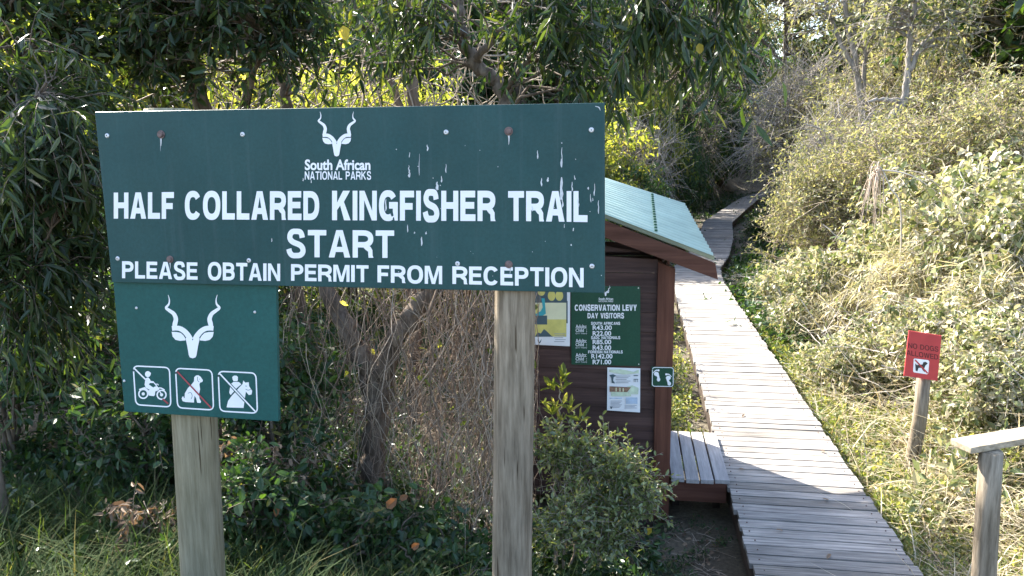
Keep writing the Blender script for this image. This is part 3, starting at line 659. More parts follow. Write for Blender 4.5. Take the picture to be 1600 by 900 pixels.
def foot_sign():
    y = YH-.0125; c = [onY(*p, y) for p in [(1018, 572.5), (1053, 573.5), (1052.5, 604.5), (1017.5, 603.5)]]
    root = empty('footprint_sign', (c[0][0]+.07, y, c[2][2]), 'little green square sign with two white footprints on the hut corner post', 'sign')
    b = MB(); b.add([(p[0], y-.004, p[2]) for p in c]+[(p[0], y, p[2]) for p in c], [(0, 3, 2, 1), (4, 5, 6, 7), (0, 1, 5, 4), (1, 2, 6, 5), (2, 3, 7, 6), (3, 0, 4, 7)])
    bd = b.obj('board', M['levy'], root); P = lambda zx, zy: onY(820+zx*.2557, 430+zy*.2557, y-.004)
    a = Art(P, .0001); a.rrect_line([(780, 563), (908, 565), (906, 680), (779, 678)], 4)
    a.obj('border', M['white'], bd)
    a = Art(P, .0001, .0012)
    for bx, by, hx, hy, sx in ((804, 603, 817, 637, 1), (877, 627, 883, 662, -1)):
        a.disc((bx, by), 15, 13).disc((hx, hy), 11, 12).stroke([(bx+3*sx, by), ((bx+hx)/2+5*sx, (by+hy)/2), (hx, hy)], [22, 13, 18])
        for tx, ty, r in ((13, -22, 6.5), (3, -23, 4.6), (-5, -20, 4.2), (-12, -15, 3.8), (-17, -9, 3.4)): a.disc((bx+tx*sx, by+ty), r, n=10)
    a.obj('footprints', M['white'], bd)
foot_sign()

def bench():
    root = empty('bench', (.47, 5.1, -.1), 'low silvered slat bench beside the hut touching the boardwalk', 'bench')
    z = .045; xs_ = [(.275, .362), (.371, .458), (.467, .552), (.562, .656)]
    for k, (a, b) in enumerate(xs_):
        y0 = 5.09+(.012, 0, .006, .02)[k]
        MB().hexa([(a, y0, z-.03), (b, y0, z-.03), (b-.004, 6.02, z-.03), (a, 6.02, z-.03)], [(a, y0, z), (b, y0, z), (b-.004, 6.02, z), (a, 6.02, z)]).obj('slat', M['bench'], root, .003)
    MB().box((.268, 5.12, z-.17), (.640, 5.155, z-.033)).obj('apron', M['barge'], root, .003)
    MB().box((.268, 5.95, z-.17), (.640, 5.985, z-.033)).obj('apron', M['huttrim'], root, .003)
    for x in (.30, .585):
        for y in (5.42, 5.85): MB().box((x, y, gz(x, y)-.1), (x+.05, y+.045, z-.034)).obj('leg', M['beam'], root)
bench()
def sleeper(x0, x1, y, z, h, label):
    rg = np.random.default_rng(int(abs(x0*100))); j = lambda: rg.uniform(-.01, .01)
    o = MB().hexa([(x0, y+j(), z), (x1, y+j(), z), (x1+j(), y+.13, z), (x0, y+.13, z)], [(x0+j(), y+.005, z+h), (x1, y+.005+j(), z+h+j()), (x1, y+.12, z+h), (x0, y+.12, z+h)]).obj('timber_sleeper', M['beam'], None, .006)
    tag(o, label, 'sleeper')
sleeper(-.42, .16, 4.98, gz(-.1, 5.0)-.02, .13, 'dark old timber sleeper lying against the foot of the hut wall')
sleeper(-.35, .12, 4.72, gz(-.1, 4.8)-.03, .09, 'half buried timber sleeper in front of the hut, nearest the camera')

# ------------------------------------------------------------------ no dogs sign and the post with a rail
def nodogs():
    Y = 6.15; P = lambda px, py: onY(px, py, Y)
    b0 = P(1429, 690); root = empty('no_dogs_sign', (b0[0], Y, gz(b0[0], Y)), 'small red no dogs allowed sign on a short leaning post', 'sign')
    c = [P(*p) for p in [(1419.5, 516), (1470.5, 524), (1464, 594.5), (1411.5, 586.5)]]; b = MB()
    b.add([(p[0], Y-.012, p[2]) for p in c]+[(p[0], Y, p[2]) for p in c], [(0, 3, 2, 1), (4, 5, 6, 7), (0, 1, 5, 4), (1, 2, 6, 5), (2, 3, 7, 6), (3, 0, 4, 7)])
    bd = b.obj('board', M['red'], root, .001); Q = lambda zx, zy: onY(1380+zx*.4444, 500+zy*.4444, Y-.012)
    a = Art(Q, .00001, .001); caps(a, 'NO DOGS', 88, 194, 80, 98, .2, 94, 112); caps(a, 'ALLOWED', 82, 193, 105, 123, .2, 122, 140); a.obj('lettering', M['redtext'], bd)
    a = Art(Q, .0002); a.poly([(110, 135), (158, 141), (162, 146), (158, 188), (154, 191), (108, 184), (105, 180), (107, 138)]); a.obj('pictogram_panel', M['white'], bd)
    a = Art(Q, .0002, .002); a.poly([(112, 152), (118, 158), (138, 156), (141, 148), (150, 147), (156, 153), (148, 160), (144, 170), (147, 184), (140, 178), (134, 168), (124, 168), (120, 180), (114, 178), (113, 166)]); a.obj('dog_pictogram', M['black'], bd)
    a = Art(Q, .0002, .003); a.stroke([(112, 140), (156, 187)], 5, False); a.obj('slash', M['red'], bd)
    t = P(1446, 560); m = P(1438, 650); g = P(1429, 700); y = Y+.055
    k = y/Y
    pts = [np.array(EYE)+(q-EYE)*k for q in (g, m, t)]
    z0 = gz(pts[0][0], y)-.2; low = pts[0]+(pts[0]-pts[1])/(pts[0][2]-pts[1][2])*(z0-pts[0][2])
    MB().tube([low]+pts, [.056, .054, .052, .05], 14, jit=.03, seed=6).obj('post', M['post'], root, smooth=True)
nodogs()
def rail():
    Y = 3.35; t = onY(1549, 705, Y); q = onY(1538, 895, Y)
    root = empty('rail_post', (q[0], Y, gz(q[0], Y)), 'round grey post carrying a bleached rail plank at the right edge', 'post')
    d = (t-q)/(t[2]-q[2]); low = q+d*(gz(q[0], Y)-.25-q[2])
    MB().tube([low, q, (q+t)/2, t], [.049, .0475, .046, .0445], 16, jit=.03, seed=9).obj('post', M['post'], root, smooth=True)
    a = onY(1486, 700, Y-.03); a = a+np.array([.045, .02, 0]); u = np.array([.88, .47, .0]); w = np.array([-.47, .88, 0]); b = MB()
    z1 = t[2]+.031; z0 = t[2]+.002
    c = [np.array([a[0], a[1], 0])-w*.05, np.array([a[0], a[1], 0])-w*.05+u*1.9, np.array([a[0], a[1], 0])+w*.06+u*1.9, np.array([a[0], a[1], 0])+w*.06+u*.01]
    b.hexa([(p[0], p[1], z0) for p in c], [(p[0], p[1], z1) for p in c]).obj('rail_plank', M['rail'], root, .004)
    e = c[1]*.5+c[2]*.5-u*.3
    MB().tube([(e[0], e[1], gz(e[0], e[1])-.2), (e[0], e[1], z0-.001)], .046, 14).obj('post', M['post'], root, smooth=True)
rail()
#PLANTS
# ------------------------------------------------------------------ plants: generators
def unit(a): return a/(np.linalg.norm(a, axis=-1, keepdims=True)+1e-9)
def cat(*gs):
    V, Q, n = [], [], 0
    for v, q in gs:
        if len(v): V.append(v); Q.append(q+n); n += len(v)
    return np.concatenate(V), np.concatenate(Q)
def leaf_geo(P, T, N, L, Wd, shape='lance', bend=.12, fold=.3):
    """leaves at P pointing along T: lance (6 corners folded on the midrib), oval, kite (4 corners), blade (bent strip)"""
    n = len(P); T = unit(T); B = unit(np.cross(T, N)); N = np.cross(B, T)
    L = np.broadcast_to(L, n)[:, None]; Wd = np.broadcast_to(Wd, n)[:, None]; bend = np.broadcast_to(bend, n)[:, None]
    pt = lambda s, w, h=0: P+T*(L*s)+B*(Wd*w)-N*(L*bend*s*s)+N*(Wd*h)
    if shape == 'kite':
        V = np.stack([pt(0, 0), pt(.45, -.5, fold*.5), pt(1, 0), pt(.45, .5, fold*.5)], 1); Q = np.array([[0, 1, 2, 3]])
    elif shape == 'blade':
        ss_ = (0, .35, .7, 1); ww = (.5, .46, .30, .03); V = []
        for s_, w in zip(ss_, ww): V += [pt(s_, -w), pt(s_, w)]
        V = np.stack(V, 1); Q = np.array([[0, 2, 3, 1], [2, 4, 5, 3], [4, 6, 7, 5]])
    else:
        (s1, w1), (s2, w2) = ((.25, .46), (.62, .40)) if shape == 'lance' else ((.28, .44), (.70, .42))
        V = np.stack([pt(0, 0), pt(s1, -w1, fold*w1), pt(s2, -w2, fold*w2), pt(1, 0), pt(s2, w2, fold*w2), pt(s1, w1, fold*w1)], 1)
        Q = np.array([[0, 1, 2, 3], [0, 3, 4, 5]])
    k = V.shape[1]
    return V.reshape(-1, 3), (Q[None]+(np.arange(n)*k)[:, None, None]).reshape(-1, 4)
def tubes(pl, rad, sides=4):
    n, K, _ = pl.shape; t = unit(np.gradient(pl, axis=1))
    ref = np.where(np.abs(t[:, :1, 2:3]) > .85, np.array([[[1., 0, 0]]]), np.array([[[0, 0, 1.]]]))
    a = unit(np.cross(t, np.broadcast_to(ref, t.shape))); b = np.cross(t, a)
    w = np.arange(sides)*2*math.pi/sides
    V = pl[:, :, None]+(a[:, :, None]*np.cos(w)[None, None, :, None]+b[:, :, None]*np.sin(w)[None, None, :, None])*rad[:, :, None, None]
    k, i = np.meshgrid(np.arange(K-1), np.arange(sides), indexing='ij'); i2 = (i+1) % sides
    Q = np.stack([k*sides+i, k*sides+i2, (k+1)*sides+i2, (k+1)*sides+i], -1).reshape(-1, 4)
    return V.reshape(-1, 3), (Q[None]+(np.arange(n)*K*sides)[:, None, None]).reshape(-1, 4)
def smooth_poly(pts, m=6):
    p = np.array(pts, float); q = []
    for v in np.linspace(0, len(p)-1, (len(p)-1)*m+1):
        i = min(int(v), len(p)-2); f = v-i; p0, p1, p2, p3 = p[max(i-1, 0)], p[i], p[i+1], p[min(i+2, len(p)-1)]
        q.append(.5*((2*p1)+(-p0+p2)*f+(2*p0-5*p1+4*p2-p3)*f*f+(-p0+3*p1-3*p2+p3)*f**3))
    return np.array(q)
def limb_geo(rg, pts, r0, r1, sides=9, wob=.012):
    q = smooth_poly(pts); q[1:-1] += rg.normal(0, wob, (len(q)-2, 3)); r = np.linspace(r0, r1, len(q))*(1+rg.normal(0, .06, len(q)))
    if r0 > .03: r[0] *= 1.3
    return tubes(q[None], r[None], sides), q, np.linspace(r0, r1, len(q))
def grow(rg, limbs, tips, sp, twig_r=.006, K=6, sag=.05, outward=None):
    """limbs: (points, r0, r1); a curved branch runs from the nearest limb to every tip, leafy sprays sit round each tip"""
    wood = []; S = []; SR = []
    for pts, r0, r1 in limbs:
        g, q, r = limb_geo(rg, pts, r0, r1); wood.append(g); S.append(q); SR.append(r)
    S = np.concatenate(S); SR = np.concatenate(SR)
    D = np.linalg.norm(tips[:, None]-S[None], axis=2)+np.clip(S[None, :, 2]-tips[:, None, 2]+.1, 0, None)*.8
    j = D.argmin(1); st = S[j]; L = np.linalg.norm(tips-st, axis=1)
    u = np.linspace(0, 1, K)[None, :, None]
    pl = st[:, None]*(1-u)+tips[:, None]*u
    pl = pl+np.array([0, 0, 1.])*(np.sin(u*math.pi)*L[:, None, None]*rg.uniform(-.06, .22, (len(tips), 1, 1)))
    pl[:, 1:-1] += rg.normal(0, 1, (len(tips), K-2, 3))*L[:, None, None]*.05
    rr = np.minimum(SR[j]*.7, twig_r*(.7+L*1.6))[:, None]*np.linspace(1, .35, K)[None]
    wood.append(tubes(pl, rr, 5))
    ends = unit(pl[:, -1]-pl[:, -3])
    n = sp['n']; m = sp['m']
    org = np.repeat(pl[:, -1], n, 0)-np.repeat(ends, n, 0)*rg.uniform(0, .5, (len(tips)*n, 1))*np.repeat(np.minimum(L, .6), n)[:, None]
    d = unit(np.repeat(ends, n, 0)*.7+rg.normal(0, 1, (len(org), 3))*sp.get('spread', .7)+np.array([0, 0, sp.get('lift', 0)]))
    leafs, tw = spray(rg, org, d, sp)
    wood.append(tw)
    return cat(*wood), leafs
def spray(rg, org, d, sp):
    n, m = len(org), sp['m']; Ls = sp['len']*rg.uniform(.6, 1.3, n)
    u = np.linspace(0, 1, 4)[None, :, None]
    tw = org[:, None]+d[:, None]*u*Ls[:, None, None]-np.array([0, 0, 1.])*(u*u*Ls[:, None, None]*sp.get('droop', .25))
    wood = tubes(tw, np.linspace(1, .4, 4)[None]*np.full((n, 1), sp.get('tr', .0025)), 3)
    f = (np.arange(m)+.6)[None]/m*.95+rg.uniform(-.04, .04, (n, m)); f = np.clip(f, .05, 1)
    uu = f[..., None]; P = org[:, None]+d[:, None]*uu*Ls[:, None, None]-np.array([0, 0, 1.])*(uu*uu*Ls[:, None, None]*sp.get('droop', .25))
    td = unit(d[:, None]-np.array([0, 0, 1.])*2*uu*sp.get('droop', .25))
    side = unit(np.cross(td, np.array([0, 0, 1.]))+1e-4); ang = np.arange(m)[None]*2.4+rg.uniform(0, 6, (n, 1))
    up = np.cross(side, td); rad = side*np.cos(ang)[..., None]+up*np.sin(ang)[..., None]
    T = unit(td*sp.get('fwd', .6)+rad*1.0-np.array([0, 0, 1.])*sp.get('hang', .2)+rg.normal(0, .2, (n, m, 3)))
    N = rg.normal(0, .55, (n, m, 3))+np.array([0, 0, 1.])
    LL = sp['L']*rg.uniform(.45, 1.3, n*m)
    return leaf_geo(P.reshape(-1, 3), T.reshape(-1, 3), N.reshape(-1, 3), LL, LL*sp['ratio']*rg.uniform(.75, 1.2, n*m), sp.get('shape', 'lance'), sp.get('bend', .15)*rg.uniform(-.3, 2.4, n*m)), wood
def blob_pts(rg, c, r, n, shell=.45):
    v = unit(rg.normal(0, 1, (n, 3))); k = (shell+(1-shell)*rg.random((n, 1)))**.8
    return np.array(c)+v*k*np.array(r)*(1+.25*np.sin(v[:, :1]*7+v[:, 1:2]*5))
def put_plant(name, label, catg, loc, wood, leaf, wm, lm, group=None, parts=('trunk', 'crown')):
    root = empty(name, loc, label, catg, group); off = np.array(loc)
    link(parts[0], qmesh(parts[0], wood[0]-off, wood[1], wm, True), root)
    link(parts[1], qmesh(parts[1], leaf[0]-off, leaf[1], lm), root)
    return root
def dup(root, loc, rz, sc, label, group=None, name=None):
    r = root.copy(); COL.objects.link(r); r.location = loc; r.rotation_euler = (0, 0, rz); r.scale = sc if hasattr(sc, '__len__') else (sc,)*3
    r['label'] = label
    if group: r['group'] = group
    for ch in list(root.children):
        c = ch.copy(); COL.objects.link(c); c.parent = r
    return r
SP = dict(
    lance=dict(n=2, m=13, len=.32, L=.115, ratio=.21, shape='lance', droop=.45, hang=.75, fwd=.5, spread=.55, tr=.003, bend=.2),
    mixed=dict(n=3, m=9, len=.26, L=.072, ratio=.40, shape='oval', droop=.35, hang=.35, fwd=.6, spread=.8, tr=.0025, bend=.2),
    broad=dict(n=3, m=9, len=.20, L=.055, ratio=.58, shape='oval', droop=.25, hang=.15, fwd=.6, spread=.8, tr=.002),
    lime=dict(n=3, m=9, len=.26, L=.085, ratio=.42, shape='oval', droop=.2, hang=.2, fwd=.6, spread=.8, tr=.0025),
    small=dict(n=2, m=9, len=.19, L=.036, ratio=.5, shape='oval', droop=.05, hang=0, fwd=.75, spread=.9, lift=.35, tr=.0018),
    scrub=dict(n=4, m=9, len=.34, L=.075, ratio=.40, shape='kite', droop=.1, hang=.05, fwd=.8, spread=.9, tr=.004, lift=.2),
    far=dict(n=4, m=9, len=.55, L=.17, ratio=.45, shape='kite', droop=.15, hang=.1, fwd=.6, spread=.9, tr=.007, lift=.1),
    bare=dict(n=4, m=2, len=.6, L=.05, ratio=.4, shape='kite', droop=.1, hang=.1, fwd=.8, spread=1.0, tr=.006))
def bush_geo(seed, H, R, sp, nst=6, ntip=120, r0=.02, squash=.75, low=.12):
    """a bush of fanned stems at the origin"""
    rg = np.random.default_rng(seed); limbs = []
    for k in range(nst):
        a = 2*math.pi*(k+rg.uniform(-.3, .3))/nst; q = rg.uniform(.25, .8)*R; h = H*rg.uniform(.6, .9)
        e = np.array([math.cos(a)*q, math.sin(a)*q, h]); limbs.append(([(math.cos(a)*.04, math.sin(a)*.04, -.15), e*np.array([.25, .25, .35])+rg.normal(0, .04*H, 3), e*np.array([.6, .6, .7])+rg.normal(0, .05*H, 3), e], r0, r0*.3))
    nb = 5; tips = []
    for k in range(nb):
        a = 2*math.pi*k/nb+rg.uniform(-.4, .4); q = R*rg.uniform(.35, .6); z = H*rg.uniform(.35, .72); rr = R*rg.uniform(.42, .6)
        tips.append(blob_pts(rg, (math.cos(a)*q, math.sin(a)*q, z), (rr, rr, rr*squash*H/R*.62), ntip//(nb+1)))
    tips.append(blob_pts(rg, (0, 0, H*.66), (R*.55, R*.55, H*.33), ntip//(nb+1)))
    tips = np.concatenate(tips); tips[:, 2] = np.maximum(tips[:, 2], low*H*(1+rg.random(len(tips))))
    return grow(rg, limbs, tips, sp, twig_r=r0*.28)
def pxblob(rg, lst):
    """lst of (px, py, distance, r across, r up, number of tips): the clumps a crown is made of"""
    return np.concatenate([blob_pts(rg, onY(px, py, Y), (r, r*.8, rz), n, .3) for px, py, Y, r, rz, n in lst])

# ------------------------------------------------------------------ near trees behind the sign
def near_trees():
    rg = np.random.default_rng(21)
    # forked trunk right behind the sign
    b = onY(582, 745, 4.55); fk = onY(592, 600, 4.55)
    o = lambda px, py, Y: tuple(onY(px, py, Y))
    z0 = gz(b[0], 4.55)
    limbs = [([(b[0]+.03, 4.55, z0-.15), tuple(b), o(585, 670, 4.55), tuple(fk), o(560, 550, 4.56)], .082, .066),
             ([o(588, 625, 4.55), o(560, 550, 4.56), o(535, 500, 4.6), o(508, 440, 4.65), o(480, 330, 4.75), o(450, 180, 4.9), o(430, 40, 5.0), o(420, -120, 5.1)], .066, .03),
             ([o(590, 610, 4.56), o(604, 560, 4.5), o(635, 505, 4.48), o(668, 455, 4.5), o(720, 380, 4.55), o(775, 260, 4.6), o(790, 165, 4.6), o(765, 118, 4.62), o(735, 92, 4.65), o(722, 50, 4.7), o(716, -30, 4.75), o(730, -160, 4.8)], .066, .026),
             ([o(738, 100, 4.65), o(765, 70, 4.6), o(790, 35, 4.55), o(840, -30, 4.5), o(900, -90, 4.4)], .024, .012),
             ([o(780, 150, 4.6), o(850, 60, 4.45), o(930, -20, 4.3), o(1010, -70, 4.2), o(1090, -60, 4.1)], .02, .009)]
    tips = pxblob(rg, [(620, 30, 4.4, .28, .16, 7), (500, -20, 4.6, .40, .16, 12), (760, -90, 4.5, .6, .2, 10), (690, -15, 4.3, .25, .14, 7), (850, 0, 4.2, .25, .18, 7), (930, 30, 4.2, .26, .18, 7), (1010, 25, 4.1, .30, .22, 13),
                       (1080, 35, 4.1, .28, .22, 14), (1130, 0, 4.1, .2, .2, 9), (980, -90, 4.2, .6, .16, 12), (890, 90, 4.3, .2, .14, 4), (560, 100, 4.6, .3, .14, 4), (960, 110, 4.3, .15, .12, 5), (800, 60, 4.3, .15, .12, 3), (470, 60, 4.5, .2, .14, 6)])
    w, l = grow(rg, limbs, tips, SP['lance'], twig_r=.006)
    put_plant('forked_tree', 'forked grey trunk tree behind the sign, drooping narrow leaves hanging over its top edge', 'tree', (b[0], 4.55, z0), w, l, M['bark'], M['lance'])
    for k, (px, py, Y, L) in enumerate([(537, 52, 3.9, .075), (1428, 24, 3.0, .055), (1456, 30, 3.05, .05), (1092, 76, 3.9, .045)][:1]+[(1092, 76, 3.9, .05)]):
        c = onY(px, py, Y); g = leaf_geo(np.array([c+[0, 0, L*.5]]), np.array([[.15, -.1, -1.]]), np.array([[.1, -1., .2]]), L, L*.8, 'oval', .2)
        lt = [o_ for o_ in COL.objects if o_.name == 'forked_tree'][0]; link('yellow_leaf', qmesh('yellow_leaf', g[0]-np.array(lt.location), g[1], M['yleaf']), lt)
    # straight stems left of it
    z = gz(-1.6, 5.6)
    limbs = [([(-1.62, 5.6, z-.1), o(640, 400, 5.6), o(648, 180, 5.6), o(640, 90, 5.65), o(628, -60, 5.7), o(610, -200, 5.7)], .055, .025),
             ([o(644, 230, 5.6), o(610, 120, 5.6), o(560, 30, 5.6), o(520, -80, 5.6)], .03, .012), ([o(640, 120, 5.65), o(690, 20, 5.6), o(720, -80, 5.5)], .026, .012)]
    tips = pxblob(rg, [(560, -30, 5.6, .5, .25, 14), (680, -50, 5.6, .5, .25, 14), (600, 50, 5.6, .4, .2, 5)])
    w, l = grow(rg, limbs, tips, SP['lance'], twig_r=.007); put_plant('slender_tree', 'slender straight stemmed tree left of the curved branch above the sign', 'tree', (-1.62, 5.6, z), w, l, M['bark'], M['lance'])
    # dark tree on the left
    z = gz(-2.75, 4.6)
    limbs = [([(-2.75, 4.6, z-.1), (-2.7, 4.6, 1.2), (-2.6, 4.6, 2.1), (-2.65, 4.5, 3.0), (-2.5, 4.4, 4.0), (-2.6, 4.3, 4.8)], .075, .03),
             ([(-2.62, 4.6, 1.9), (-2.3, 4.5, 2.5), (-2.0, 4.3, 3.1), (-1.7, 4.2, 3.7)], .035, .014), ([(-2.68, 4.6, 1.5), (-3.0, 4.3, 2.1), (-3.3, 4.0, 2.6), (-3.5, 3.8, 3.2)], .035, .014)]
    tips = pxblob(rg, [(320, 10, 4.2, .5, .25, 40), (410, 40, 4.4, .4, .25, 28), (180, 20, 4.1, .5, .3, 60), (280, 110, 4.3, .4, .15, 14), (60, 30, 4.0, .5, .4, 60), (110, 130, 4.2, .4, .25, 30), (250, -70, 4.2, .9, .25, 50), (430, -60, 4.3, .5, .25, 24), (40, -80, 4.0, .7, .3, 40)])
    w, l = grow(rg, limbs, tips, SP['mixed'], twig_r=.007); put_plant('dark_tree', 'dark leafy tree filling the top left corner above the sign', 'tree', (-2.75, 4.6, z), w, l, M['bark'], M['lance'])
    z = gz(-3.15, 3.3)
    limbs = [([(-3.15, 3.3, z-.1), (-3.12, 3.3, 1.2), (-2.95, 3.25, 2.0), (-2.8, 3.2, 2.8)], .03, .01), ([(-3.12, 3.3, 1.1), (-2.75, 3.1, 1.6), (-2.45, 3.0, 1.9)], .015, .005), ([(-3.05, 3.3, 1.5), (-2.75, 3.1, 2.2), (-2.4, 3.0, 2.5)], .014, .005)]
    tips = pxblob(rg, [(50, 240, 3.0, .24, .2, 24), (20, 330, 3.1, .25, .2, 24), (70, 400, 3.1, .22, .2, 22), (10, 440, 3.0, .2, .2, 16), (90, 190, 3.1, .25, .2, 20), (20, 140, 3.2, .3, .2, 22), (120, 330, 3.3, .15, .25, 10), (60, 480, 3.2, .25, .15, 14)])
    w, l = grow(rg, limbs, tips, dict(SP['lance'], L=.09, n=3), twig_r=.005); put_plant('young_tree', 'young drooping tree with blue grey narrow leaves at the left edge beside the sign', 'tree', (-3.15, 3.3, z), w, l, M['bark'], M['lance'])
    # backlit sapling in the gap at top left
    z = gz(-2.9, 6.3); c = onY(215, 90, 6.3)
    limbs = [([(-2.9, 6.3, z-.1), (-2.95, 6.3, 1.4), tuple(onY(210, 180, 6.3)), tuple(onY(225, 60, 6.3)), tuple(onY(240, -40, 6.3))], .04, .012)]
    tips = pxblob(rg, [(215, 80, 5.9, .35, .3, 30), (290, 130, 6.2, .35, .25, 26), (150, 130, 6.2, .4, .3, 20), (250, 20, 6.2, .4, .3, 26)])
    w, l = grow(rg, limbs, tips, SP['lime'], twig_r=.007); put_plant('sapling', 'sapling with bright backlit leaves seen through the dark tree above the left of the sign', 'tree', (-2.9, 6.3, z), w, l, M['bark'], M['lime'])
near_trees()

# ------------------------------------------------------------------ dark shrubs under and beside the sign
def shrub_row():
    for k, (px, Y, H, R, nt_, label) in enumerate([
        (40, 5.4, 1.9, .8, 130, 'added dark thicket bush blocking light in the gap under the left edge trees'),  # added thicket, blocks light so the foliage depths stay dark
        (165, 5.6, 2.1, .8, 130, 'added dark thicket bush blocking light in the gap left of the pictogram panel'),
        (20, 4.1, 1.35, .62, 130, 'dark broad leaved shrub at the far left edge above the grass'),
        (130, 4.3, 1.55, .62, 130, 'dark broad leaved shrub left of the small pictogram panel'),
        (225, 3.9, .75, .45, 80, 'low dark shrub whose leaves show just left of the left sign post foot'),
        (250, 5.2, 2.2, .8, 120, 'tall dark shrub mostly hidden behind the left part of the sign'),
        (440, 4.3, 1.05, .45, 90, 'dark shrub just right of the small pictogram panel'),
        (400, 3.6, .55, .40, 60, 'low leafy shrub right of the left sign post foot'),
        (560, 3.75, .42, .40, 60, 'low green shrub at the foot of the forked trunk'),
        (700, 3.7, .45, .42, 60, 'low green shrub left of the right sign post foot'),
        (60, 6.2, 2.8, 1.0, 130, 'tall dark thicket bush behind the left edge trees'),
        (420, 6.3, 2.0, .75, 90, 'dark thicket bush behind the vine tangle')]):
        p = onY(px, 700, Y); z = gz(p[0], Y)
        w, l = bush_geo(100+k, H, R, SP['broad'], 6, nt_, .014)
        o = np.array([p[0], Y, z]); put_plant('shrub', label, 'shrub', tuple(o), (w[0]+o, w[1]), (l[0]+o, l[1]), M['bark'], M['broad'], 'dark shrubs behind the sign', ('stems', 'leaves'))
shrub_row()
def hut_bush():
    rg = np.random.default_rng(77); x, y = -.42, 4.25; z = gz(x, y)
    limbs = [([(x+.02*k, y, z-.1), (x+.05*k, y+.02, z+.2), tuple(onY(px, py, Y))], .011, .004) for k, (px, py, Y) in enumerate([(880, 690, 4.35), (930, 700, 4.3), (985, 740, 4.3), (900, 800, 4.15), (960, 800, 4.2), (860, 760, 4.2)])]
    limbs.append(([(x, y, z-.1), tuple(onY(872, 740, 4.35)), tuple(onY(876, 650, 4.35)), tuple(onY(874, 600, 4.35))], .009, .003))
    tips = pxblob(rg, [(900, 720, 4.3, .16, .14, 50), (950, 730, 4.3, .16, .12, 50), (990, 755, 4.3, .12, .08, 40), (920, 790, 4.2, .2, .12, 60), (980, 790, 4.25, .13, .1, 40), (868, 700, 4.3, .08, .14, 26), (870, 830, 4.0, .16, .14, 40), (945, 840, 4.1, .16, .1, 40), (1010, 770, 4.3, .06, .06, 16)])
    w, l = grow(rg, limbs, tips, SP['small'], twig_r=.0035)
    root = put_plant('glossy_bush', 'small leaved glossy green bush in front of the hut beside the right sign post', 'bush', (x, y, z), w, l, M['twig'], M['glossy'], None, ('stems', 'leaves'))
    # tall shoot with larger yellow green leaves
    c = np.array([onY(px, py, 4.33) for px, py in [(876, 660), (872, 635), (880, 615), (874, 598), (862, 650), (890, 648), (868, 612), (908, 660), (882, 600)]])
    org = np.repeat(c, 2, 0); d = unit(np.random.default_rng(3).normal(0, .5, (len(org), 3))+np.array([0, 0, 1.1]))
    lf, tw = spray(rg, org, d, dict(m=4, len=.05, L=.075, ratio=.34, shape='oval', droop=0, hang=-.5, fwd=.9, tr=.002))
    link('shoot_leaves', qmesh('shoot_leaves', lf[0]-np.array([x, y, z]), lf[1], M['lime']), root)
hut_bush()

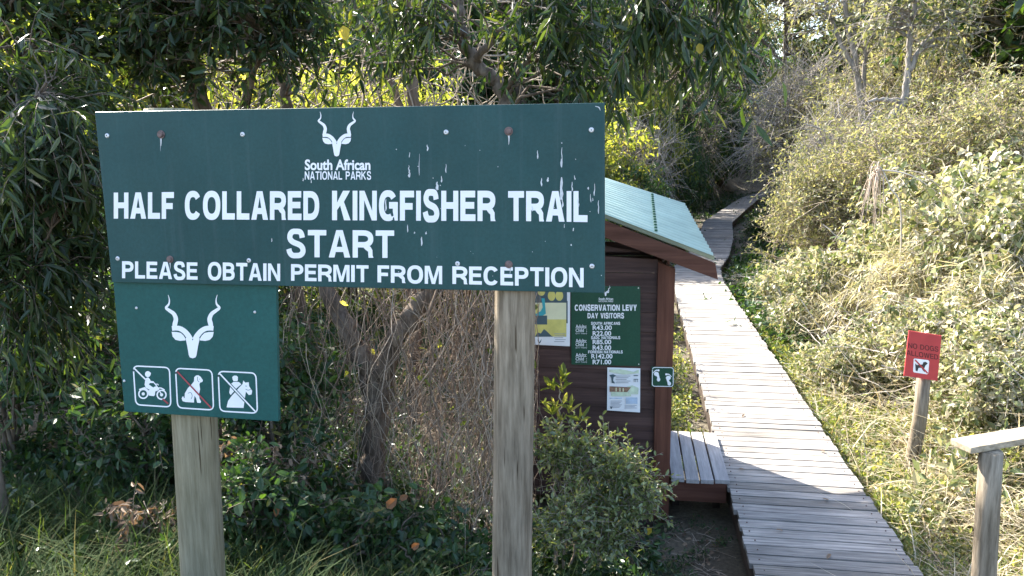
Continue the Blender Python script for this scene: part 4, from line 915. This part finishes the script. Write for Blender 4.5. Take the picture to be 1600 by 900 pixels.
# ------------------------------------------------------------------ dry vine tangle
def vines():
    rg = np.random.default_rng(31); xlim = onY(838, 600, 4.7)[0]
    def strands(n, x0, x1, y0, y1, zt0, zt1, K, wob, r, seedz=True):
        x = rg.uniform(x0, x1, n); y = rg.uniform(y0, y1, n); zt = rg.uniform(zt0, zt1, n); g = ground(x, y)
        u = np.linspace(0, 1, K)[None]
        dx = rg.normal(0, .35, (n, 1)); P = np.stack([x[:, None]+dx*u, y[:, None]+rg.normal(0, .12, (n, 1))*u, zt[:, None]*(1-u)+(g[:, None]+rg.uniform(-.05, .35, (n, 1)))*u], -1)
        ph = rg.uniform(0, 6.3, (n, 1, 3)); fr = rg.uniform(3, 11, (n, 1, 3))
        P = P+np.sin(ph+fr*u[..., None])*wob*rg.uniform(.3, 1.2, (n, 1, 1))+np.cumsum(rg.normal(0, wob*.16, (n, K, 3)), 1)
        P[..., 0] = xlim-np.abs(xlim-P[..., 0])
        return tubes(P, np.broadcast_to(rg.uniform(.5, 1.3, (n, 1))*r, (n, K))*np.linspace(1, .6, K)[None], 4)
    x0 = onY(455, 600, 4.5)[0]; x1 = onY(850, 600, 4.7)[0]
    xm = onY(620, 600, 4.5)[0]
    root = empty('vine_tangle', ((x0+x1)/2, 4.5, .2), 'dry brown vine tangle hanging round the forked trunk under the sign', 'vines')
    off = np.array(root.location)
    a = cat(strands(150, x0, x1, 4.2, 4.9, 1.0, 2.6, 16, .10, .0028), strands(150, xm, x1, 4.25, 4.9, .9, 2.2, 18, .16, .0022), strands(22, x0, x1, 4.2, 4.8, 1.0, 2.4, 14, .13, .0065))
    link('brown_stems', qmesh('brown_stems', a[0]-off, a[1], M['darktwig'], True), root)
    a = cat(strands(80, x0, x1, 4.1, 4.8, .8, 2.4, 16, .12, .0022), strands(120, xm, x1, 4.2, 4.8, .9, 2.0, 20, .19, .0019))
    link('pale_stems', qmesh('pale_stems', a[0]-off, a[1], M['twig'], True), root)
    n = 90; P = np.stack([rg.uniform(x0, x1, n), rg.uniform(4.1, 4.7, n), rg.uniform(.35, 1.9, n)], -1)
    l = leaf_geo(P, rg.normal(0, 1, (n, 3))+np.array([0, 0, -.6]), rg.normal(0, 1, (n, 3)), rg.uniform(.03, .07, n), rg.uniform(.02, .045, n), 'oval')
    link('vine_leaves', qmesh('vine_leaves', l[0]-off, l[1], M['lime']), root)
    # twigs seen above the sign
    root = empty('twig_tangle', (-1.6, 5.2, .3), 'thin bare twigs criss crossing behind the top edge of the sign', 'vines'); off = np.array(root.location)
    n = 210; c = np.array([onY(px, py, Y) for px, py, Y in zip(rg.uniform(260, 840, n), rg.uniform(-20, 300, n), rg.uniform(4.9, 6.4, n))])
    d = unit(rg.normal(0, 1, (n, 3))*np.array([1, .4, .9])); u = np.linspace(-.5, .5, 9)[None, :, None]
    P = c[:, None]+d[:, None]*u*rg.uniform(.4, 1.5, (n, 1, 1))+np.cumsum(rg.normal(0, .022, (n, 9, 3)), 1)
    g = tubes(P, np.broadcast_to(rg.uniform(.002, .006, (n, 1)), (n, 9)), 4)
    link('twigs', qmesh('twigs', g[0]-off, g[1], M['twig'], True), root)
vines()

# ------------------------------------------------------------------ sunlit bushes behind the sign
def mid_bushes():
    spots = [(430, 8.2, 2.7, 1.1, 'yellow green backlit bush behind the top of the sign, left of the straight stem'),
             (540, 9.5, 3.4, 1.4, 'tall yellow green backlit bush behind the antelope emblem'),
             (690, 8.6, 2.4, 1.1, 'yellow green backlit bush framed by the curved branch'),
             (820, 9.4, 1.9, 1.0, 'yellow green backlit bush above the right end of the sign'),
             (915, 8.6, 1.3, .6, 'low yellow green bush just right of the sign and behind the hut roof'),
             (330, 9.0, 3.3, 1.3, 'yellow green bush glimpsed through the dark leaves above the left of the sign'),
             (920, 16.5, 3.7, 1.6, 'tall sunlit bush above the hut roof, right of the sign'),
             (620, 12.0, 3.5, 1.6, 'high sunlit bush far behind the middle of the sign'),
             (780, 13.5, 2.9, 1.5, 'high sunlit bush far behind the right half of the sign'),
             (200, 10.0, 3.8, 1.5, 'sunlit bush far behind the dark tree at the left'),
             (1000, 20.5, 4.8, 1.5, 'tall sunlit bush between the hanging dark leaves and the bare branches'),
             (80, 8.6, 3.3, 1.3, 'sunlit bush behind the thicket at the left edge')]
    protos = []
    for k in range(3):
        w, l = bush_geo(200+k, 2.6, 1.15, dict(SP['lime'], n=4, m=9, len=.3), 7, 190, .022, low=.05)
        protos.append((qmesh('stems', *w, M['bark'], True), qmesh('leaves', *l, M['lime'])))
    for k, (px, Y, H, R, label) in enumerate(spots):
        x = onY(px, 200, Y)[0]; root = empty('backlit_bush', (x, Y, gz(x, Y)-.05), label, 'bush', 'backlit bushes behind the sign', rz=k*1.3); root.scale = (R/1.15, R/1.15, H/2.6)
        link('stems', protos[k % 3][0], root); link('leaves', protos[k % 3][1], root)
mid_bushes()

# ------------------------------------------------------------------ right bank, bend and far trees
def right_side():
    P = {}
    for k in range(3):
        w, l = bush_geo(300+k, 2.4, 1.5, dict(SP['scrub'], n=6, m=8, len=.40, L=.072), 12, 250, .026, low=.04); P['scrub', k] = (qmesh('stems', *w, M['twig'], True), qmesh('leaves', *l, M['scrub']))
    for k in range(2):
        w, l = bush_geo(320+k, 3.0, 1.5, dict(SP['bare'], n=6, m=3, len=.8), 12, 170, .035, low=.1); P['bare', k] = (qmesh('stems', *w, M['greybark'], True), qmesh('leaves', *l, M['scrub']))
    for k in range(2):
        w, l = bush_geo(340+k, 2.6, 1.5, dict(SP['broad'], n=5, m=9, len=.34, L=.10, shape='kite'), 8, 260, .03, low=.03); P['dark', k] = (qmesh('stems', *w, M['bark'], True), qmesh('leaves', *l, M['broad']))
    for k in range(2):
        w, l = bush_geo(360+k, 1.2, .8, dict(n=5, m=9, len=.30, L=.20, ratio=.06, shape='blade', droop=.3, hang=.25, fwd=.7, spread=.9, tr=.003, bend=.35), 9, 90, .014, low=.05); P['strap', k] = (qmesh('stems', *w, M['palewig'], True), qmesh('leaves', *l, M['strap']))
    for k in range(2):
        w, l = bush_geo(380+k, 1.2, .8, dict(n=5, m=8, len=.28, L=.062, ratio=.6, shape='oval', droop=.3, hang=.1, fwd=.7, spread=1.0, tr=.0028, bend=.2), 9, 150, .012, low=.03); P['creeper', k] = (qmesh('stems', *w, M['palewig'], True), qmesh('leaves', *l, M['creeper']))
    def place(name, kind, k, px, py, Y, H, R, label, group, rz=0, catg='bush'):
        x = onY(px, py, Y)[0]; root = empty(name, (x, Y, gz(x, Y)-.1), label, catg, group, rz=rz); hh, rr = {'scrub': (2.4, 1.5), 'bare': (3.0, 1.5), 'dark': (2.6, 1.5), 'strap': (1.2, .8), 'creeper': (1.2, .8)}[kind]
        root.scale = (R/rr, R/rr, H/hh); link('stems', P[kind, k][0], root); link('leaves', P[kind, k][1], root)
    g = 'scrub bushes right of the boardwalk'
    for a in [('scrub', 0, 1292, 300, 13.5, 2.6, 1.35, 'large twiggy grey green bush on the inside of the boardwalk bend'),
              ('scrub', 1, 1300, 300, 17.5, 2.9, 1.15, 'pale bush at the spot where the boardwalk goes out of sight'),
              ('scrub', 2, 1360, 260, 13.0, 2.3, 1.5, 'grey green bush above the no dogs sign, under the grey trunks'),
              ('scrub', 0, 1480, 230, 12.0, 2.2, 1.6, 'grey green bush in the upper right above the bank'),
              ('scrub', 1, 1580, 180, 11.0, 2.4, 1.5, 'grey green bush touching the right edge of the photo'),
              ('scrub', 2, 1420, 150, 18.0, 3.4, 2.0, 'tall scrub bush behind the grey trunks'),
              ('scrub', 0, 1570, 100, 19.0, 3.8, 2.2, 'tall light green bush near the top right corner'),
              ('scrub', 1, 1300, 120, 21.0, 3.6, 2.2, 'scrub bush standing behind the bare twigs')]: place('scrub_bush', *a, g, rz=a[2]*.01)
    g = 'strap leaved clumps on the sunny bank'
    for a in [('strap', 0, 1330, 430, 10.0, 1.0, .7, 'pale strap leaved clump left of and behind the no dogs sign'),
              ('strap', 1, 1455, 400, 9.0, 1.2, .8, 'pale strap leaved clump directly behind the no dogs sign, higher up the bank'),
              ('strap', 1, 1570, 420, 8.0, 1.1, .8, 'pale strap leaved clump at the right edge of the bank')]: place('strap_clump', *a, g, rz=a[2]*.017, catg='plant')
    g = 'creeper mounds on the sunny bank'
    for a in [('creeper', 0, 1280, 430, 10.6, 1.25, .8, 'tangled creeper mound beside the boardwalk beyond the no dogs sign'),
              ('creeper', 1, 1390, 380, 10.4, 1.6, 1.05, 'tangled creeper mound on top of the bank left of the right edge'),
              ('creeper', 0, 1520, 330, 9.8, 1.8, 1.1, 'highest tangled creeper mound on the bank'),
              ('creeper', 1, 1600, 360, 8.6, 1.75, 1.05, 'tangled creeper mound cut by the right edge of the photo'),
              ('creeper', 0, 1500, 480, 7.6, 1.15, .8, 'creeper mound right of the no dogs sign'),
              ('creeper', 1, 1580, 560, 6.6, 1.05, .7, 'low creeper mound above the rail plank'),
              ('creeper', 1, 1350, 520, 8.2, .95, .65, 'low creeper mound between the boardwalk and the no dogs sign')]: place('creeper_mound', *a, g, rz=a[2]*.013, catg='creeper')
    g = 'bare grey thickets'
    for a in [('bare', 0, 1265, 180, 22.0, 4.6, 1.6, 'tangle of bare grey branches left of the grey trunks'),
              ('bare', 1, 1250, 130, 22.0, 4.8, 2.1, 'tall bare grey branches at the top of the photo above the bend'),
              ('bare', 0, 1060, 120, 30.0, 7.2, 2.2, 'pale bare branches right of the hanging dark leaves'),
              ('bare', 1, 1330, 220, 15.5, 3.2, 1.3, 'bare grey twigs in front of the grey trunks'),
              ('bare', 0, 985, 190, 18.5, 3.6, 1.3, 'bare branches above the dark hollow left of the boardwalk')]: place('bare_thicket', *a, g, rz=a[2]*.013, catg='thicket')
    g = 'dark bushes along the far boardwalk'  # dark leaf colour stands in for the shade of the sunless hollow
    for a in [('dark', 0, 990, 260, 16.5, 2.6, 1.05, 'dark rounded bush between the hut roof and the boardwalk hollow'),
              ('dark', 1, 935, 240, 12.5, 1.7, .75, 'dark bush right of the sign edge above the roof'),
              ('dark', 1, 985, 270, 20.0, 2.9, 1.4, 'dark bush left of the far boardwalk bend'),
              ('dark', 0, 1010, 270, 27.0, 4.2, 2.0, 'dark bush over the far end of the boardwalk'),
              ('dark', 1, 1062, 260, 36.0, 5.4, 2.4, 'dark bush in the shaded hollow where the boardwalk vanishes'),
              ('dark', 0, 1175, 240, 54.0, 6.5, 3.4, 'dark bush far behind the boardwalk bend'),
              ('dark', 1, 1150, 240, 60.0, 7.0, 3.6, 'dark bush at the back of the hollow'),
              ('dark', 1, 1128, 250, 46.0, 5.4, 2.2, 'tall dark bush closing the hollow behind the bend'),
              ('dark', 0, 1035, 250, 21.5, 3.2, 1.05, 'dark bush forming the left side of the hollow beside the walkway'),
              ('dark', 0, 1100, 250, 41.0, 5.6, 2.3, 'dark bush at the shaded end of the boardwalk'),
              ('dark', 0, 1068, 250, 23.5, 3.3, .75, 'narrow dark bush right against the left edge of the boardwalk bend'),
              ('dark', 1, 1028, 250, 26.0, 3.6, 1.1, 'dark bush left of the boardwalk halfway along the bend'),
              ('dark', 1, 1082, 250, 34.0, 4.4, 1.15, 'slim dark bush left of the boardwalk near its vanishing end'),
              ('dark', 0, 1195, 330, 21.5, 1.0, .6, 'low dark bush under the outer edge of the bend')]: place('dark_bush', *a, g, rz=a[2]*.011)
    # trunks on the right slope
    rg = np.random.default_rng(55)
    def tree(label, pts, Y, tips, lm, sp, bark='greybark', name='slope_tree', r0=.10):
        b = onY(*pts[0][0], Y); z = gz(b[0], Y); base = (b[0], Y, z)
        limbs = []
        for i, L in enumerate(pts):
            q = [tuple(onY(px, py, Y+rg.uniform(-.1, .1))) for px, py in L]
            if i == 0: q = [(b[0], Y, z-.2)]+q
            limbs.append((q, r0 if i == 0 else r0*.55, r0*.35 if i == 0 else r0*.2))
        w, l = grow(rg, limbs, pxblob(rg, tips), dict(sp, n=5, m=4, len=.7, L=.13), twig_r=.02)
        put_plant(name, label, 'tree', base, w, l, M[bark], M[lm])
    tree('upright twin grey trunk tree in the scrub at upper right', [[(1342, 250), (1345, 170), (1335, 90), (1322, 20), (1318, -60)], [(1346, 160), (1352, 100), (1350, 30), (1360, -50)], [(1338, 110), (1310, 60), (1290, 0)]], 17.0,
         [(1320, -20, 17, 1.0, .6, 22), (1360, 40, 17, .8, .5, 14), (1290, 20, 17, .8, .5, 14), (1400, -10, 17, .9, .6, 14)], 'scrub', SP['far'])
    tree('leaning grey trunk tree bending to the right below the twin trunks', [[(1378, 215), (1392, 185), (1412, 160), (1418, 120), (1422, 60), (1432, -20)], [(1410, 160), (1385, 155), (1355, 160)], [(1420, 110), (1450, 60), (1480, 30)]], 15.0,
         [(1440, 20, 15, .8, .5, 18), (1480, 40, 15, .7, .5, 16), (1420, -20, 15, .8, .5, 14), (1380, 30, 15, .5, .4, 6)], 'scrub', SP['far'])
    tree('dark tree in the top right corner', [[(1535, 110), (1532, 40), (1530, -60)], [(1532, 40), (1560, 0), (1590, -40)]], 26.0,
         [(1560, 30, 26, 1.5, .9, 70), (1600, 10, 26, 1.6, 1.0, 70), (1520, -10, 26, 1.5, .8, 60), (1590, 70, 26, 1.0, .6, 40)], 'broad', SP['far'], 'greybark')
    for k, (px, Y, H, R, label) in enumerate([(880, 24, 7.5, 3.0, 'tall dark tree rising behind the bushes above the right end of the sign'), (1010, 27, 8, 3.0, 'tall dark tree left of the hollow, behind the hanging leaves'), (700, 25, 8, 3.2, 'tall tree far behind the middle of the sign'), (480, 26, 7, 3.0, 'tall tree far behind the left half of the sign'), (1110, 44, 10, 4.0, 'tall dark tree overhanging the far boardwalk'), (160, 18, 7.5, 3.0, 'tall tree far behind the left edge'), (868, 29, 11, 3.2, 'tallest added dark tree, hidden by leaves, shading the hollow from the left'), (985, 35, 10.5, 3.0, 'second added dark tree shading the hollow, behind the dark bushes left of the boardwalk'), (1225, 31, 9.5, 3.4, 'tall pale tree behind the bare branches left of the twin grey trunks'), (1345, 33, 10, 3.6, 'tall pale tree right behind the twin grey trunks'), (1470, 30, 9, 3.4, 'tall pale tree left of the dark corner tree')]):  # the pair shading the hollow is added, out of view, for its shadow
        x = onY(px, 200, Y)[0]; z = gz(x, Y); rr = np.random.default_rng(400+k)
        limbs = [([(x, Y, z-.2), (x+.1, Y, z+H*.3), (x-.1, Y, z+H*.6), (x, Y, z+H*.9)], .14, .04)]+[([(x, Y, z+H*f), (x+math.cos(a)*R*.4, Y+math.sin(a)*R*.4, z+H*(f+.15)), (x+math.cos(a)*R*.75, Y+math.sin(a)*R*.75, z+H*(f+.2))], .06, .02) for f, a in zip((.3, .4, .45, .55, .6, .35), (0, 1.1, 2.2, 3.3, 4.4, 5.4))]
        tips = np.concatenate([blob_pts(rr, (x+rr.uniform(-.6, .6)*R, Y+rr.uniform(-.6, .6)*R, z+H*rr.uniform(.3, .9)), (R*.45, R*.45, H*.13), 26) for _ in range(11)])
        w, l = grow(rr, limbs, tips, dict(SP['far'], L=.15), twig_r=.016); put_plant('tall_tree', label, 'tree', (x, Y, z), w, l, M['bark'], M[('broad', 'broad', 'lime', 'lime', 'broad', 'lime', 'broad', 'broad', 'scrub', 'scrub', 'scrub')[k]], 'tall trees behind the clearing')
right_side()

# ------------------------------------------------------------------ masses nobody could count
def scatter(rg, protos, xy, sc):
    gs = []
    k = rg.integers(0, len(protos), len(xy)); rz = rg.uniform(0, 6.283, len(xy)); g = ground(xy[:, 0], xy[:, 1])
    for i in range(len(xy)):
        V, Q = protos[k[i]]; c, s_ = math.cos(rz[i]), math.sin(rz[i])
        v = V*sc[i]; gs.append((np.stack([v[:, 0]*c-v[:, 1]*s_+xy[i, 0], v[:, 0]*s_+v[:, 1]*c+xy[i, 1], v[:, 2]+g[i]], -1), Q))
    return cat(*gs)
def clump_blades(rg, n, L, W_, lean, bend):
    P = np.concatenate([rg.normal(0, .05, (n, 2)), np.full((n, 1), -.02)], 1); T = unit(np.concatenate([rg.normal(0, lean, (n, 2)), np.ones((n, 1))], 1))
    LL = L*rg.uniform(.5, 1.2, n); hor = unit(np.concatenate([T[:, :2], np.zeros((n, 1))], 1))
    return leaf_geo(P, T, np.cross(T, np.cross(hor, T))*-1+np.array([0, 0, .3]), LL, W_*rg.uniform(.7, 1.3, n), 'blade', bend*rg.uniform(.4, 1.5, n))
def clump_leafy(rg, n, H, R, m, L, ratio, shape='kite'):
    org = np.concatenate([rg.normal(0, R*.3, (n, 2)), np.zeros((n, 1))], 1); d = unit(np.concatenate([rg.normal(0, .7, (n, 2)), np.ones((n, 1))], 1))
    lf, tw = spray(rg, org, d, dict(m=m, len=H, L=L, ratio=ratio, shape=shape, droop=.35, hang=0, fwd=.5, tr=.0018)); return lf, tw
def region(rg, n, x0, x1, y0, y1, test=None):
    p = np.stack([rg.uniform(x0, x1, n), rg.uniform(y0, y1, n)], -1)
    ok = np.abs(p[:, 0]-walkx(p[:, 1])) > .52
    ok &= ~((p[:, 0] > -.82) & (p[:, 0] < .7) & (p[:, 1] > 5.1) & (p[:, 1] < 6.1))
    if test is not None: ok &= test(p[:, 0], p[:, 1])
    return p[ok]
def mass(name, g, mat, label, catg='plants'):
    return tag(link(name, qmesh(name, g[0], g[1], mat)), label, catg, None, 'stuff')
def dry_plume():
    rg = np.random.default_rng(8); Y = 9.2; O = lambda px, py, y=Y: onY(px, py, y)
    b = O(1418, 345); z = gz(b[0], Y); base = np.array([b[0], Y, z])
    st = [smooth_poly([base-[0, 0, .1], O(1408, 340), O(1392, 295), O(1376, 262), O(1366, 268)]), smooth_poly([O(1376, 266), O(1400, 268), O(1425, 275), O(1450, 290)])]
    root = empty('dry_plume', tuple(base), 'arching dead stalk with a drooping reddish dry plume standing out of the bank', 'plant'); w = MB()
    for q in st: w.tube(q, np.linspace(.011, .005, len(q)), 7)
    w.obj('stalk', M['palewig'], root, smooth=True)
    n = 26; c = O(1372, 266)+rg.normal(0, .02, (n, 3)); d = rg.normal(0, .22, (n, 3))+np.array([-.12, 0, 0]); u = np.linspace(0, 1, 7)[None, :, None]
    P = c[:, None]+d[:, None]*np.sqrt(u)*.5-np.array([0, 0, 1.])*(u**1.6)*rg.uniform(.25, .62, (n, 1, 1))+np.cumsum(rg.normal(0, .006, (n, 7, 3)), 1)
    g = tubes(P, np.broadcast_to(np.linspace(.006, .0025, 7)[None], (n, 7)), 4)
    link('plume', qmesh('plume', g[0]-base, g[1], M['plume'], True), root)
dry_plume()
def masses():
    rg = np.random.default_rng(91)
    blades = [clump_blades(rg, 26, .36, .006, .45, .6) for _ in range(4)]
    p = np.concatenate([region(rg, 600, -3.4, -1.0, 1.5, 3.6), region(rg, 110, -1.4, -.2, 2.3, 3.5)])
    mass('grass', scatter(rg, blades, p, rg.uniform(.6, 1.25, len(p))), M['grass'], 'long dark green grass growing round the left sign post', 'grass')
    lf = [clump_leafy(rg, 9, .26, .2, 8, .045, .55, 'oval') for _ in range(4)]
    p = np.concatenate([region(rg, 330, -3.8, -.2, 3.1, 5.6), region(rg, 110, -1.5, .1, 3.0, 4.9), region(rg, 600, -7, -1, 5.2, 10)])
    sc = rg.uniform(.6, 1.4, len(p)); mass('undergrowth', scatter(rg, [c[0] for c in lf], p, sc), M['broad'], 'dark leafy undergrowth on the ground under the sign', 'undergrowth')
    # right hand bank: pale strap leaves, straw, twigs, small leaves
    bank = lambda x, y: (x-walkx(y) > .5)
    st = [clump_blades(rg, 20, .36, .008, .9, .8) for _ in range(4)]; sw = [clump_blades(rg, 26, .36, .0045, 1.1, .6) for _ in range(4)]
    lc = [clump_leafy(rg, 9, .22, .2, 8, .04, .5) for _ in range(4)]
    wt = lambda x, y: bank(x, y) & (x-walkx(y) > 1.1+.3*np.sin(y*2.1)) & ((y > 5.2) | (x > 2.2))
    p = np.concatenate([region(rg, 1500, 1.6, 8.5, 4.2, 15, wt), region(rg, 110, 1.6, 3.0, 3.0, 7.5, bank)]); mass('bank_straw', scatter(rg, sw, p, rg.uniform(.8, 2.1, len(p))), M['straw'], 'bleached dry grass tangled over the sunny bank on the right', 'dry grass')
    p = region(rg, 600, 1.6, 8.5, 5.0, 15, wt); mass('bank_strap_leaves', scatter(rg, st, p, rg.uniform(.9, 2.2, len(p))), M['strap'], 'pale arching strap leaves over the sunny bank on the right', 'plants')
    p = region(rg, 2000, 1.6, 8.5, 5.2, 15, wt); mass('bank_creeper', scatter(rg, [c[0] for c in lc], p, rg.uniform(.6, 2.2, len(p))), M['creeper'], 'pale creeper leaves matted over the sunny bank on the right', 'creeper')
    p = np.concatenate([region(rg, 700, 1.6, 8.5, 4.6, 15, wt), region(rg, 2000, 1.55, 3.3, 3.0, 12, bank)]); mass('bank_ground_cover', scatter(rg, [c[0] for c in lc], p, rg.uniform(.4, 1.15, len(p))), M['cover'], 'fresh green ground cover beside the boardwalk and over the right bank', 'ground cover')
    n = 2600; xy = region(rg, n, 1.9, 8.0, 5.0, 14, lambda x, y: wt(x, y) & ((y > 6.6) | (x > 2.9))); n = len(xy); b = np.concatenate([xy, (ground(xy[:, 0], xy[:, 1])+rg.uniform(.05, .65, n))[:, None]], 1)
    d = unit(rg.normal(0, 1, (n, 3))*np.array([1, 1, .6])); u = np.linspace(-.5, .5, 7)[None, :, None]
    P = b[:, None]+d[:, None]*u*rg.uniform(.4, 1.3, (n, 1, 1))+np.cumsum(rg.normal(0, .03, (n, 7, 3)), 1)
    mass('bank_dead_stems', tubes(P, np.broadcast_to(rg.uniform(.0015, .0045, (n, 1)), (n, 7)), 4), M['palewig'], 'bleached dead stems lying across the sunny bank', 'dead stems')
    # left of the boardwalk behind the hut
    lfw = lambda x, y: (walkx(y)-x > .5)
    p = np.concatenate([region(rg, 260, -.2, .62, 6.2, 13, lfw), region(rg, 420, -5, .4, 6.4, 14, lfw)]); mass('clearing_ground_cover', scatter(rg, [c[0] for c in lc], p, rg.uniform(.6, 1.5, len(p))), M['cover'], 'bright ground cover between the hut and the boardwalk', 'ground cover')
    p = np.concatenate([region(rg, 60, -.6, .62, 4.0, 5.1), region(rg, 90, 0, .66, 5.9, 6.3)])
    mass('path_weeds', scatter(rg, [c[0] for c in lc], p, rg.uniform(.25, .7, len(p))), M['broad'], 'sparse dark weeds on the bare soil in front of the hut', 'weeds')
    p = region(rg, 900, -1.2, 12, 14, 46, lambda x, y: (np.abs(x-walkx(y)) < 2.6))
    p2 = region(rg, 160, 1.55, 3.2, 9.5, 18, lambda x, y: x-walkx(y) < 1.5)
    p = np.concatenate([p, p2]); mass('shade_plants', scatter(rg, [c[0] for c in lf], p, rg.uniform(1.0, 2.6, len(p))), M['broad'], 'dark leafy plants crowding both edges of the far boardwalk', 'undergrowth')
    # leaf litter
    def lit(n, x0, x1, y0, y1):
        q = region(rg, n, x0, x1, y0, y1); m = len(q); b = np.concatenate([q, (ground(q[:, 0], q[:, 1])+rg.uniform(.005, .02, m))[:, None]], 1)
        return leaf_geo(b, rg.normal(0, 1, (m, 3))*np.array([1, 1, .2]), rg.normal(0, .3, (m, 3))+np.array([0, 0, 1.]), rg.uniform(.02, .06, m), rg.uniform(.01, .03, m), 'oval', .2)
    mass('leaf_litter', cat(lit(2600, -3, .66, 2.4, 6.4), lit(1600, 1.6, 5, 2.6, 8)), M['litter'], 'dead brown leaf litter scattered over the soil', 'leaf litter')
    n = 260; q = np.concatenate([region(rg, n, -.7, .6, 3.6, 5.1), region(rg, 300, 1.6, 3.2, 2.6, 5.5)]); n = len(q); b = np.concatenate([q, (ground(q[:, 0], q[:, 1])+.012)[:, None]], 1)
    d = unit(rg.normal(0, 1, (n, 3))*np.array([1, 1, .12])); u = np.linspace(-.5, .5, 4)[None, :, None]
    mass('fallen_twigs', tubes(b[:, None]+d[:, None]*u*rg.uniform(.05, .3, (n, 1, 1))+rg.normal(0, .006, (n, 4, 3)), np.full((n, 4), .0018), 3), M['twig'], 'thin fallen twigs on the soil either side of the boardwalk', 'twigs')
    # the wooded slopes that close the view
    far = [bush_geo(500+k, 3.2, 2.0, dict(SP['far'], n=4, m=8, L=.22), 5, 90, .05) for k in range(3)]
    pts = [(rg.uniform(-34, 44), rg.uniform(40, 66)) for _ in range(190)]+[(rg.uniform(-30, -4), rg.uniform(13, 40)) for _ in range(110)]+[(rg.uniform(7, 30), rg.uniform(14, 42)) for _ in range(90)]
    p = np.array([q for q in pts if abs(q[0]-walkx(q[1])) > 3.4 and not (q[1] < 20 and -9 < q[0] < 0)])
    sc = rg.uniform(.8, 1.9, len(p)); y0 = p[:, 1]+.966*(p[:, 0]-1.1); top = ground(p[:, 0], p[:, 1])+3.4*sc     # leave the sun its way to the boardwalk
    ok = ~((p[:, 0] < 0) & (y0 > 3) & (y0 < 15) & (top > .66*np.hypot(p[:, 0]-1.1, p[:, 1]-y0))); p = p[ok]; sc = sc[ok]; st_ = rg.bit_generator.state
    a = scatter(rg, [f[1] for f in far], p, sc); rg.bit_generator.state = st_; w = scatter(rg, [f[0] for f in far], p, sc)
    r = mass('far_wood', a, M['broad'], 'wooded slope closing the view behind the clearing', 'wood')
    link('branches', qmesh('branches', w[0], w[1], M['bark']), r)
masses()

# ------------------------------------------------------------------ loose coloured leaves
def loose():
    rg = np.random.default_rng(12)
    for k, (px, py, Y, H, R_, label) in enumerate([(352, 700, 3.8, .55, .22, 'dead shrub with curled pale leaves right of the left sign post'), (215, 735, 3.3, .34, .16, 'dead sprig with pinkish dry leaves in the grass left of the left sign post'), (450, 700, 4.0, .62, .25, 'clump of dry tangled stems below the right corner of the pictogram panel')]):
        p = onY(px, py, Y); z = gz(p[0], Y); w, l = bush_geo(700+k, H, R_, dict(n=3, m=5, len=.14, L=.045, ratio=.5, shape='oval', droop=.3, hang=.4, fwd=.5, spread=.9, tr=.0018, bend=.5), 6, 18, .006)
        o = np.array([p[0], Y, z]); put_plant('dead_shrub', label, 'shrub', tuple(o), (w[0]+o, w[1]), (l[0]+o, l[1]), M['twig'], M['litter'], 'dead shrubs by the left sign post', ('stems', 'leaves'))
    for k, (x, y) in enumerate([(.85, 4.5), (1.25, 4.95), (1.1, 4.25), (.75, 5.4), (1.42, 5.8), (.95, 6.6)]):
        l = leaf_geo(np.zeros((1, 3)), np.array([[math.cos(k*2.1), math.sin(k*2.1), .12]]), np.array([[.1, .1, 1.]]), .045+.008*(k % 3), .022, 'oval', .25)
        root = link('dry_leaf', qmesh('dry_leaf', l[0], l[1], M['litter'])); root.location = (x, y, .012)
        tag(root, 'small dry brown leaf lying on the boardwalk planks near the bench', 'leaf', 'dry leaves on the boardwalk')
    for px, py, Y, L, mat, label in [
        (604, 794, 3.6, .075, 'oleaf', 'largest orange dead leaf below the forked trunk'), (624, 780, 3.75, .05, 'oleaf', 'small orange dead leaf just right of the largest orange one'),
        (428, 803, 3.4, .06, 'oleaf', 'orange dead leaf right of the left sign post'), (643, 857, 3.4, .05, 'oleaf', 'orange dead leaf low between the two sign posts'),
        (1008, 834, 4.65, .06, 'yleaf', 'yellow fallen leaf on the sleeper in front of the hut'), (304, 722, 3.0, .0, 'oleaf', '')]:
        if not L: continue
        c = onY(px, py, Y); l = leaf_geo(np.zeros((1, 3)), np.array([[.75, -.15, .6]])+rg.normal(0, .2, (1, 3)), np.array([[.1, -1., .5]]), L, L*.72, 'oval', .1)
        root = link('fallen_leaf', qmesh('fallen_leaf', l[0], l[1], M[mat])); root.location = c; tag(root, label, 'leaf', 'loose dead leaves')
loose()
